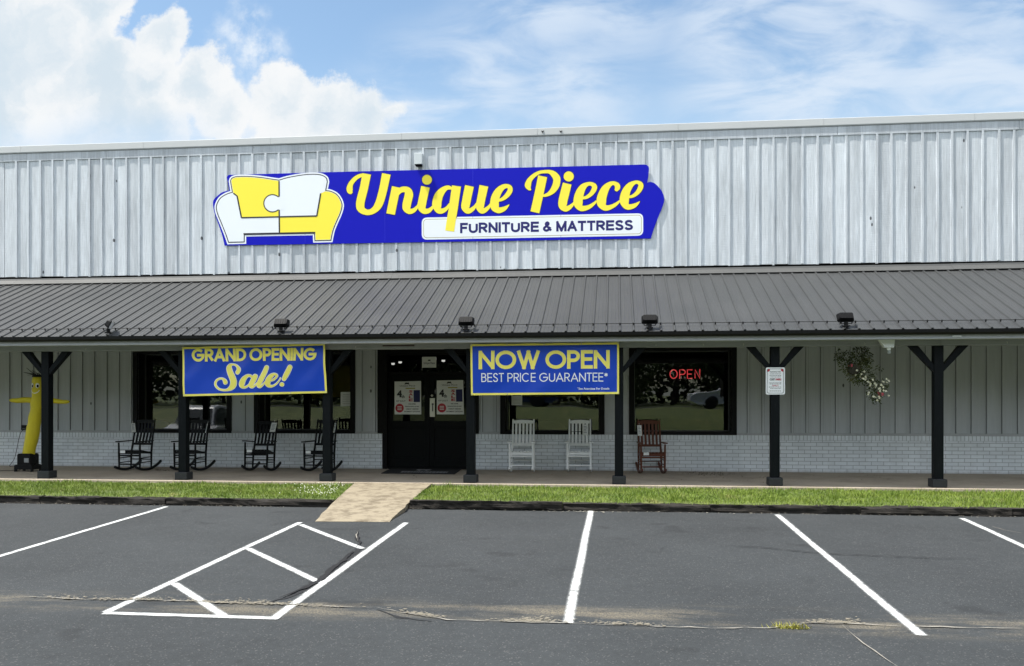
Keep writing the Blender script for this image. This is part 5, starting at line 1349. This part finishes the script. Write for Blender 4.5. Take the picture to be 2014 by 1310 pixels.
# ------------------------------------------------------------------ hanging plant
def leaf(mb, c, d, s_, rng):
    d = d.normalized(); a = d.cross(Vector((rng.uniform(-1, 1), rng.uniform(-1, 1), rng.uniform(-1, 1)))).normalized(); n = d.cross(a)
    mb.add([c, c + d * s_ * .45 + a * s_ * .3 + n * s_ * .06, c + d * s_, c + d * s_ * .45 - a * s_ * .3 + n * s_ * .06], [(0, 1, 2, 3)])
def hanging_plant():
    c0 = P(1690, 712, -2.95); rng = random.Random(21)
    t = thing('hanging_plant', 'lopsided hanging basket of dark vine leaves with white flowers trailing right', 'hanging plant', tuple(c0))
    k = (P(1691, 712, -2.95).x - P(1690, 712, -2.95).x)
    def L(px, py, dy=0): return Vector(((px - 1690) * k, dy, (712 - py) * k))
    m_leaf = grass_mat('vine_leaf', (0.024, 0.038, 0.013), (0.075, 0.088, 0.028), dry=0.45)
    u = MB(); u.lathe([(.02, -.20), (.08, -.19), (.11, -.09), (.12, -.02), (.11, -.02), (.10, -.07)], L(1684, 716), 18, cap=False)
    R_ = Matrix.Rotation(rad(20), 4, 'Y')
    for v in u.v: v.xyz = (R_ @ (v - L(1684, 712))) + L(1684, 712)
    u.build('basket', mat('basket_brown', (.045, .04, .03), .9, var=.3, vs=30), t)
    u = MB()
    for dx in (-.15, .15): u.tube([L(1684, 712) + Vector((dx, 0, -.02)), L(1690, 674)], .0025, 5)
    u.tube([L(1690, 674), L(1690, 674) + Vector((0, 0, .35))], .003, 5); u.build('hanger_wire', m_lampblk, t)
    u = MB()
    lumps = [(1694, 700, 20, 300), (1690, 718, 26, 380), (1698, 684, 13, 120), (1702, 706, 14, 140), (1664, 706, 18, 200), (1655, 697, 12, 90), (1650, 702, 9, 40), (1664, 722, 14, 110), (1680, 738, 17, 260), (1690, 748, 13, 120), (1704, 742, 14, 130), (1712, 750, 12, 100),
             (1724, 768, 20, 230), (1735, 760, 12, 60), (1718, 782, 12, 60), (1724, 790, 9, 35), (1730, 722, 7, 8), (1722, 730, 8, 12)]
    for px, py, r_, n_ in lumps:
        for _ in range(n_):
            d = Vector((rng.gauss(0, 1), rng.gauss(0, 1), rng.gauss(0, 1))).normalized() * (rng.random() ** .45) * r_ * k
            leaf(u, L(px, py) + Vector((d.x, d.y * .9, d.z)), d + Vector((0, -.3 * k * r_, -.5 * r_ * k)), rng.uniform(.022, .05), rng)
    u.build('foliage', m_leaf, t)
    u = MB()
    for a_, b_ in (((1690, 720), (1650, 700)), ((1690, 730), (1726, 775)), ((1690, 720), (1700, 685)), ((1700, 735), (1732, 722)), ((1726, 775), (1730, 795))):
        u.tube([L(*a_), L((a_[0] + b_[0]) / 2, (a_[1] + b_[1]) / 2 + 2), L(*b_)], .004, 5)
    u.build('stem', mat('stem', (.05, .045, .02), .8), t)
    def flowers(name, lst, m, sz):
        for px, py, r_, n_ in lst:
            for _ in range(n_):
                u = MB()
                c = L(px + rng.gauss(0, r_ * .5), py + rng.gauss(0, r_ * .5), -rng.uniform(.05, .20)); a0 = rng.random() * 6; tl = Vector((rng.uniform(-.4, .4), -1, rng.uniform(-.2, .5))).normalized()
                a = tl.cross(Vector((0, 0, 1))).normalized(); b = a.cross(tl)
                for j in range(5):
                    th = a0 + j * 2 * PI / 5; d = a * math.cos(th) + b * math.sin(th); e = a * -math.sin(th) + b * math.cos(th); s_ = sz * rng.uniform(.8, 1.2)
                    u.add([c, c + d * s_ * .6 + e * s_ * .4 + tl * s_ * .2, c + d * s_ + tl * s_ * .1, c + d * s_ * .6 - e * s_ * .4 + tl * s_ * .2], [(0, 1, 2, 3)])
                u.build(name, m, t)
    flowers('white_flower', [(1722, 762, 15, 13), (1738, 752, 7, 6), (1708, 757, 7, 5), (1707, 777, 6, 3), (1726, 786, 9, 4), (1688, 735, 10, 5), (1696, 745, 10, 5), (1746, 781, 2, 1)], mat('petal_white', (.60, .58, .42), .6, var=.2), .021)
    flowers('pink_flower', [(1729, 777, 5, 5), (1670, 719, 4, 3), (1733, 780, 4, 3)], mat('petal_pink', (.32, .05, .06), .6, var=.1), .020)
    return t
hanging_plant()

# ------------------------------------------------------------------ landscape timbers along the grass edge
def timber_mat():
    m, nt, b = new_mat('old_timber')
    tc = nd(nt, 'ShaderNodeTexCoord').outputs['Object']
    mp = nd(nt, 'ShaderNodeMapping', {'Vector': tc, 'Scale': (1.2, 22, 22)}).outputs[0]
    n1 = nd(nt, 'ShaderNodeTexNoise', {'Vector': mp, 'Scale': 1.6, 'Detail': 8.0, 'Roughness': 0.7})
    n2 = nd(nt, 'ShaderNodeTexNoise', {'Vector': tc, 'Scale': 5.0, 'Detail': 6.0, 'Roughness': 0.65})
    cc = mixc(nt, sstep(nt, n1.outputs[0], .3, .7), (0.012, 0.011, 0.010, 1), (0.036, 0.032, 0.027, 1))
    cc = mixc(nt, mth(nt, 'MULTIPLY', sstep(nt, n2.outputs[0], .5, .68), .6), cc, (0.035, 0.032, 0.030, 1))
    nt.links.new(cc, b.inputs['Base Color']); b.inputs['Roughness'].default_value = .9; b.inputs['Specular IOR Level'].default_value = .2
    bp = nd(nt, 'ShaderNodeBump', {'Height': n1.outputs[0], 'Strength': 1.0, 'Distance': .025}); nt.links.new(bp.outputs[0], b.inputs['Normal'])
    return m
m_tim = timber_mat(); TY_ = -5.40
def tx(px): return P(px, 990, TY_).x
gl_, gr_ = walk_x(-5.40)
TIM = [(tx(-990), tx(-424), 'black timber beyond the left edge of the frame'), (tx(-420), tx(-160), 'black timber at the far left end of the grass edge'), (tx(-159), tx(84), 'black timber left of the first bay line, at the frame edge'), (tx(85), tx(330), 'black timber above the upper end of the leftmost bay line'),
       (tx(331), gl_ - .03, 'black timber ending at the left side of the concrete ramp'), (gr_ + .03, tx(1106), 'split weathered timber right of the concrete ramp, slightly raised'), (tx(1107), tx(1395), 'black timber behind the nearly upright bay line'),
       (tx(1396), tx(1690), 'black timber behind the right slanting bay line'), (tx(1691), tx(1985), 'black timber behind the rightmost bay line'), (tx(1986), tx(2300), 'black timber cut off by the right edge of the frame'), (tx(2304), tx(2680), 'black timber beyond the right edge of the frame')]
rng = random.Random(9)
for i, (a_, b_, lab) in enumerate(TIM):
    L_ = b_ - a_; k = 36; W2, H2 = .080, .062; zc = gz(TY_) + .050 + (.022 if i == 5 else rng.uniform(-.006, .006)); yo = rng.uniform(-.02, .02) - (.05 if i == 5 else 0); ang = rng.uniform(-.006, .006)
    u = MB(); sec = [(-1, -1), (-.2, -1), (.5, -1), (1, -1), (1, 0), (1, 1), (.4, 1), (-.3, 1), (-1, 1), (-1.0, .45), (-1.0, -.3)]; n = len(sec); vs = []
    for j in range(k + 1):
        x = -L_ / 2 + L_ * j / k
        for sy_, sz_ in sec:
            w_ = mnoise.noise((x * 2.2 + i * 7, sy_ * 1.5, sz_ * 2.3)) * .026 + mnoise.noise((x * 8 + i * 3, sy_ * 3, sz_ * 5)) * .018
            vs.append((x, sy_ * (W2 + w_), sz_ * (H2 + w_ * .8)))
    u.add(vs, [(j * n + q_, j * n + (q_ + 1) % n, (j + 1) * n + (q_ + 1) % n, (j + 1) * n + q_) for j in range(k) for q_ in range(n)] + [tuple(range(n - 1, -1, -1)), tuple(k * n + q_ for q_ in range(n))])
    o = u.build('landscape_timber', m_tim); o.location = ((a_ + b_) / 2, TY_ + yo, zc); o.rotation_euler = (0, 0, ang)
    tag(o, lab, 'timber', 'dark landscape timbers edging the grass')

# ------------------------------------------------------------------ grass verge, clover, litter
def gh(y):     # height of the verge bed
    return -0.112 + (y + 5.30) * (0.060 / 1.88)
rng = random.Random(4)
gv, gf = [], []
def blade(x, y, h, w_, lean, col=0):
    a_ = rng.random() * 2 * PI; dx, dy = math.cos(a_) * w_ / 2, math.sin(a_) * w_ / 2; b = len(gv); z = gh(y) - .004
    lx, ly = rng.gauss(0, lean), rng.gauss(-.004, lean)
    gv.extend([(x - dx, y - dy, z), (x + dx, y + dy, z), (x + dx * .6 + lx * .45, y + dy * .6 + ly * .45, z + h * .6), (x - dx * .6 + lx * .45, y - dy * .6 + ly * .45, z + h * .6), (x + lx, y + ly, z + h)])
    gf.append((b, b + 1, b + 2, b + 3)); gf.append((b + 3, b + 2, b + 4))
gx0, gx1 = P(-60, 960, -3.4).x - 4.5, P(2080, 960, -3.4).x + 5.5
NB = 88000
for _ in range(NB):
    x = rng.uniform(gx0, gx1); y = rng.uniform(-5.39, -3.42)
    a_, b_ = walk_x(y)
    if a_ - .005 < x < b_ + .01: continue
    n_ = mnoise.noise((x * 1.1, y * 2.2, 3)); n2 = mnoise.noise((x * 3.5, y * 4, 8))
    if n_ > .42 and y < -4.6 and rng.random() < .75: continue
    if y < -5.25 and rng.random() < .55: continue
    h = max(.018, .045 + .026 * n_ + .026 * n2 + rng.gauss(0, .013)); blade(x, y, h, rng.uniform(.007, .013), .02)
for px in (1325, 1332, 1328, 140, 660, 1090, 1360, 1780, 1990, 1455, 1515, 1640, 880, 1700, 1945):     # taller weeds
    c = P(px, 985, rng.uniform(-5.2, -3.5)); 
    for _ in range(26): blade(c.x + rng.gauss(0, .05), c.y + rng.gauss(0, .04), rng.uniform(.06, .16), .011, .05)
me = bpy.data.meshes.new('grass'); me.from_pydata(gv, [], gf); me.update(); me.materials.append(m_grass)
o = bpy.data.objects.new('grass', me); COL.objects.link(o)
tag(o, 'bright green mown grass verge between porch and car park', 'grass', kind='stuff')
u = MB()
for _ in range(100):
    y = rng.uniform(-5.1, -3.6); x = walk_x(y)[0] - .12 - abs(rng.gauss(0, .42)); z = gh(y) + rng.uniform(.035, .07); r_ = rng.uniform(.007, .011)
    u.lathe([(.001, -r_ * .8), (r_ * .8, -r_ * .4), (r_, r_ * .1), (r_ * .6, r_ * .7), (.001, r_)], (x, y, z), 6, cap=False)
tag(u.build('clover', mat('clover_white', (.66, .67, .55), .8, var=.1)), 'white clover flowers in the grass left of the ramp', 'clover', kind='stuff')
u = MB()
def litter(px, py, sx, sy, n_, Y=None, s0=.012, s1=.035):
    for _ in range(n_):
        c = F(px + rng.gauss(0, sx), py + rng.gauss(0, sy))
        if c.y > -.03: c.y = -.03
        s_ = rng.uniform(s0, s1); a_ = rng.random() * 6
        p1 = Vector((math.cos(a_), math.sin(a_), 0)) * s_; p2 = Vector((-math.sin(a_), math.cos(a_), 0)) * s_ * .4
        u.add([c + Vector((0, 0, .003)), c + p1 * .5 + p2 + Vector((0, 0, .006 + rng.random() * .01)), c + p1 + Vector((0, 0, .004)), c + p1 * .5 - p2 + Vector((0, 0, .003))], [(0, 1, 2, 3)])
litter(1395, 932, 24, 1.6, 150); litter(312, 925, 9, 1.8, 60); litter(1365, 930, 14, 1.0, 50); litter(1450, 938, 40, 5, 25); litter(1000, 936, 500, 7, 60); litter(655, 950, 12, 1, 20); litter(1700, 940, 140, 6, 30); litter(355, 940, 18, 4, 14)
tag(u.build('leaf_litter', mat('dry_leaf', (.055, .038, .022), .9, var=.4, vs=20)), 'dry leaves and bark scattered on the porch slab', 'leaf litter', kind='stuff')
# tuft in the joint
tu = MB(); c0 = G(1555, 1236)
for _ in range(130):
    x, y = c0.x + rng.gauss(0, .075), c0.y + rng.gauss(0, .016); h = rng.uniform(.02, .06); a_ = rng.random() * 6; l = Vector((rng.gauss(0, .03), rng.gauss(0, .02), h)); w_ = .004; z = gz(y)
    tu.add([(x - w_, y, z), (x + w_, y, z), (x + l.x, y + l.y, z + h)], [(0, 1, 2)])
tag(tu.build('weed_tuft', grass_mat('tuft', (.22, .23, .04), (.42, .38, .09), dry=.5)), 'small yellow green tuft growing in the asphalt joint', 'weed')
# pale grit below the timbers
u = MB()
for _ in range(420):
    px = rng.choice([rng.uniform(0, 560), rng.uniform(840, 2014), rng.gauss(1150, 70), rng.gauss(790, 20)]); a_, b_ = walk_x(-5.53); c = Vector((P(px, 1000, -5.5).x, -5.50 - abs(rng.gauss(0, .05)) - (.12 * rng.random() if 1050 < px < 1260 else 0), 0))
    if a_ - .05 < c.x < b_ + .05: continue
    r_ = rng.uniform(.004, .016); z = gz(c.y); nv = 6
    u.add([(c.x + r_ * rng.uniform(.6, 1.5) * math.cos(i * 2 * PI / nv), c.y + r_ * rng.uniform(.4, 1) * math.sin(i * 2 * PI / nv), z + .008 + r_ * .3) for i in range(nv)], [tuple(range(nv))])
tag(u.build('grit', mat('grit', (.36, .33, .27), .95, var=.3, vs=40)), 'pale grit along the foot of the timbers', 'grit', kind='stuff')

# ------------------------------------------------------------------ inside: armchairs and lamps seen dimly through the glass
def armchair(col, loc, rz_, label):
    t = thing('armchair', label, 'armchair', loc, rz_); m = mat('upholstery', col, .8, var=.1)
    u = MB(); u.box(-.36, .36, -.36, .30, .14, .44); u.build('seat', m, t, bevel=.04, seg=3)
    u = MB(); u.poly([Vector((x, .24, z)) for x, z in [(-.46, .14)] + catmull([(-.48, .8), (-.3, .98), (0, 1.03), (.3, .98), (.48, .8)], 4) + [(.46, .14)]], Vector((0, .2, 0))); u.build('backrest', m, t, bevel=.03)
    for sg in (-1, 1):
        u = MB(); u.box(min(sg * .36, sg * .52), max(sg * .36, sg * .52), -.38, .28, .12, .62); u.build('armrest', m, t, bevel=.04, seg=3)
    for x in (-.42, .42):
        for y in (-.3, .34):
            u = MB(); u.tube([(x, y, 0), (x, y, .13)], [.02, .03], 8); u.build('leg', m_dark, t)
    return t
armchair((.02, .025, .32), (-11.55, 1.6, .01), rad(15), 'dark blue armchair inside the leftmost window')
armchair((.30, .31, .28), (-10.75, 1.3, .01), rad(-10), 'pale armchair inside the leftmost window')
armchair((.06, .05, .05), (-1.6, 2.0, .01), rad(5), 'dark armchair inside the window behind the now open banner')
bulb_m = emis('ceiling_bulb', (1.0, .95, .85), 0.9)
l0 = None
for px, py in ((773, 716), (787, 713), (855, 707), (872, 710)):
    p = P(px, py, 6.0)
    if l0 is None:
        l0 = thing('ceiling_lamp', 'small lit ceiling lamp inside, seen through the glass above the doors', 'ceiling lamp', group='lit ceiling lamps inside the shop')
        u = MB(); u.lathe([(.07, 0), (.055, .05), (.02, .07)], (0, 0, .03), 12); u.tube([(0, 0, .1), (0, 0, 1.0)], .006, 6); u.build('shade', m_lampblk, l0)
        u = MB(); u.lathe([(.001, -.03), (.05, -.015), (.05, .03)], (0, 0, 0), 12, cap=False); u.build('bulb', bulb_m, l0); t = l0
    else: t = copy_tree(l0)
    t.location = p

# ------------------------------------------------------------------ across the road: what the windows mirror
def tree(label, loc, H, W_, seed, colA, colB):
    rng = random.Random(seed); t = thing('tree', label, 'tree', loc, 0, 'broadleaf trees beyond the road')
    u = MB(); tr = [Vector((0, 0, -.2)), Vector((rng.gauss(0, .1), rng.gauss(0, .1), H * .3)), Vector((rng.gauss(0, .3), rng.gauss(0, .3), H * .62)), Vector((rng.gauss(0, .4), rng.gauss(0, .4), H * .9))]
    u.tube(tr, [H * .035, H * .026, H * .016, H * .004], 8)
    tips = []
    for i in range(11):
        b0 = tr[0].lerp(tr[3], .12 + .88 * i / 11); a_ = i * 2.4; e = b0 + Vector((math.cos(a_) * W_ * .36, math.sin(a_) * W_ * .36, H * rng.uniform(.04, .2))); u.tube([b0, b0.lerp(e, .5) + Vector((0, 0, .15)), e], [H * .011, H * .007, H * .003], 6); tips.append(e)
    u.build('trunk', mat('bark', (.06, .05, .04), .9, var=.3, vs=8), t)
    u = MB()
    for c in tips + [tr[3], tr[2]] + [tr[2].lerp(tr[3], .5)] * 2 + [Vector((rng.gauss(0, W_ * .22), rng.gauss(0, W_ * .22), H * rng.uniform(.10, .8))) for _ in range(16)]:
        R_ = W_ * rng.uniform(.13, .24)
        for _ in range(170):
            d = Vector((rng.gauss(0, 1), rng.gauss(0, 1), rng.gauss(0, .8))).normalized() * R_ * rng.random() ** .4
            leaf(u, c + d, d + Vector((0, 0, -.2)), rng.uniform(.18, .42), rng)
    u.build('crown', grass_mat('tree_leaf', colA, colB, dry=0.0), t); return t
A_, B_ = (.022, .042, .012), (.06, .085, .022)
tA = tree('tall spreading dark green tree beyond the road', (-4, -40, 1.2), 9, 8, 1, A_, B_)
tB = tree('rounder mid green tree beyond the road', (4, -42, 1.2), 8, 8.5, 2, A_, (.08, .11, .03))
for i, (x, y, src, s_) in enumerate(((-30, -42, 0, 1.1), (-24, -39, 1, .9), (-18, -43, 0, 1.15), (-11, -41, 1, 1.0), (11, -41, 0, 1.05), (17, -44, 1, 1.2), (24, -41, 0, .95), (31, -43, 1, 1.1), (-37, -44, 1, 1.2), (38, -42, 0, 1.1), (-1, -47, 1, 1.3), (-21, -48, 1, 1.3), (8, -49, 0, 1.3), (-7.5, -43, 1, .7), (1, -39.5, 1, .55), (7.5, -40, 0, .6), (-14.5, -39.5, 1, .6), (-27, -40, 0, .6), (14, -39.5, 1, .6), (-20.5, -40, 0, .55), (20.5, -40, 1, .6))):
    t = copy_tree((tA, tB)[src]); t.location = (x, y, 1.2); t.scale = (s_, s_, s_); t.rotation_euler = (0, 0, i * 1.7)
    t['label'] = ('tall spreading dark green tree beyond the road', 'rounder mid green tree beyond the road')[src]
u = MB(); rng = random.Random(77)
for _ in range(7000):
    leaf(u, Vector((rng.uniform(-48, 48), -50 + rng.gauss(0, .8), 1.0 + 5.5 * rng.random() ** 1.3)), Vector((rng.gauss(0, 1), rng.gauss(0, .6), rng.gauss(0, 1))), rng.uniform(.35, .8), rng)
tag(u.build('woodland', grass_mat('woodland_leaf', (.016, .030, .010), (.035, .055, .016), dry=0.0)), 'dark woodland edge far beyond the road', 'woodland', kind='stuff')
m_tyre = mat('tyre', (.012, .012, .012), .8); m_rim = mat('rim', (.5, .5, .52), .3, .8); m_cglass = mat('car_glass', (.02, .03, .035), .08, var=.05, spec=.6)
m_hl = mat('headlamp', (.8, .82, .85), .1, spec=.8)
def car(label, col, loc, rz_, suv=0.0):
    t = thing('parked_car', label, 'car', loc, rz_); m = mat('car_paint', col, .22, .3, var=.03, spec=.6); h = suv
    body = [(-2.25, .28), (-2.28, .62), (-2.15, .86 + h * .3), (-1.9, .93 + h * .5), (-1.0, .96 + h * .5), (1.0, .96 + h * .4), (1.95, .80 + h * .4), (2.25, .62 + h * .2), (2.28, .35), (2.1, .22), (-2.1, .22)]
    u = MB(); u.poly([Vector((x, -.86, z)) for x, z in body], Vector((0, 1.72, 0)));
    for v in u.v: v.y *= 1.0 - .10 * max(0, abs(v.x) - 1.5)
    u.build('body', m, t, bevel=.09, seg=3)
    u = MB(); gh_ = [(-1.9 - h * .2, .92 + h * .5), (-1.25 - h, 1.40 + h), (-.2, 1.47 + h), (.45, 1.40 + h), (1.12, .94 + h * .4)]
    u.poly([Vector((x, -.70, z)) for x, z in gh_], Vector((0, 1.40, 0)))
    for v in u.v: v.y *= 1.0 - .20 * (v.z - .95)
    cab = u.build('cabin', m, t, bevel=.06, seg=3)
    for sg in (-1, 1):
        u = MB(); u.poly([Vector((x, sg * (.735 - .14 * (z - .95)), z)) for x, z in ((-1.55, .98 + h * .5), (-1.12 - h * .6, 1.33 + h * .9), (-.2, 1.39 + h * .9), (.36, 1.33 + h * .9), (.88, .99 + h * .4))], Vector((0, sg * .02, 0))); u.build('side_window', m_cglass, t)
    u = MB(); u.add([(.57, -.56, 1.36 + h * .95), (.57, .56, 1.36 + h * .95), (1.12, .64, .99 + h * .4), (1.12, -.64, .99 + h * .4)], [(0, 1, 2, 3)]); u.build('windscreen', m_cglass, t)
    for x in (-1.4, 1.4):
        for sg in (-1, 1):
            def wheel_part(prof, m, nm, par):
                u = MB(); u.lathe(prof, n=24)
                for v in u.v: v.xyz = (x + v.x, sg * (.72 + v.z), .33 + v.y)
                return u.build(nm, m, par, smooth=False)
            w_ = wheel_part([(.20, 0), (.33, .0), (.34, .05), (.34, .15), (.32, .19), (.22, .19)], m_tyre, 'wheel', t); wheel_part([(.001, .16), (.21, .17), (.22, .19), (.22, .12)], m_rim, 'rim', w_)
    for sg in (-1, 1):
        u = MB(); u.box(2.12, 2.27, min(sg * .45, sg * .76), max(sg * .45, sg * .76), .60 + h * .3, .74 + h * .3); u.build('headlight', m_hl, t, bevel=.03)
    return t
car('silver saloon car parked on the bank across the car park', (.66, .68, .70), (5.9, -24.6, 1.206), PI)
car('white tall car parked in the left bay beyond the frame', (.72, .73, .74), (-14.8, -10.6, gz(-10.6) + .01), rad(80), .28)
car('dark blue car parked on the bank behind the photographer', (.03, .05, .12), (-5.2, -25.2, 1.206), rad(4), .2)
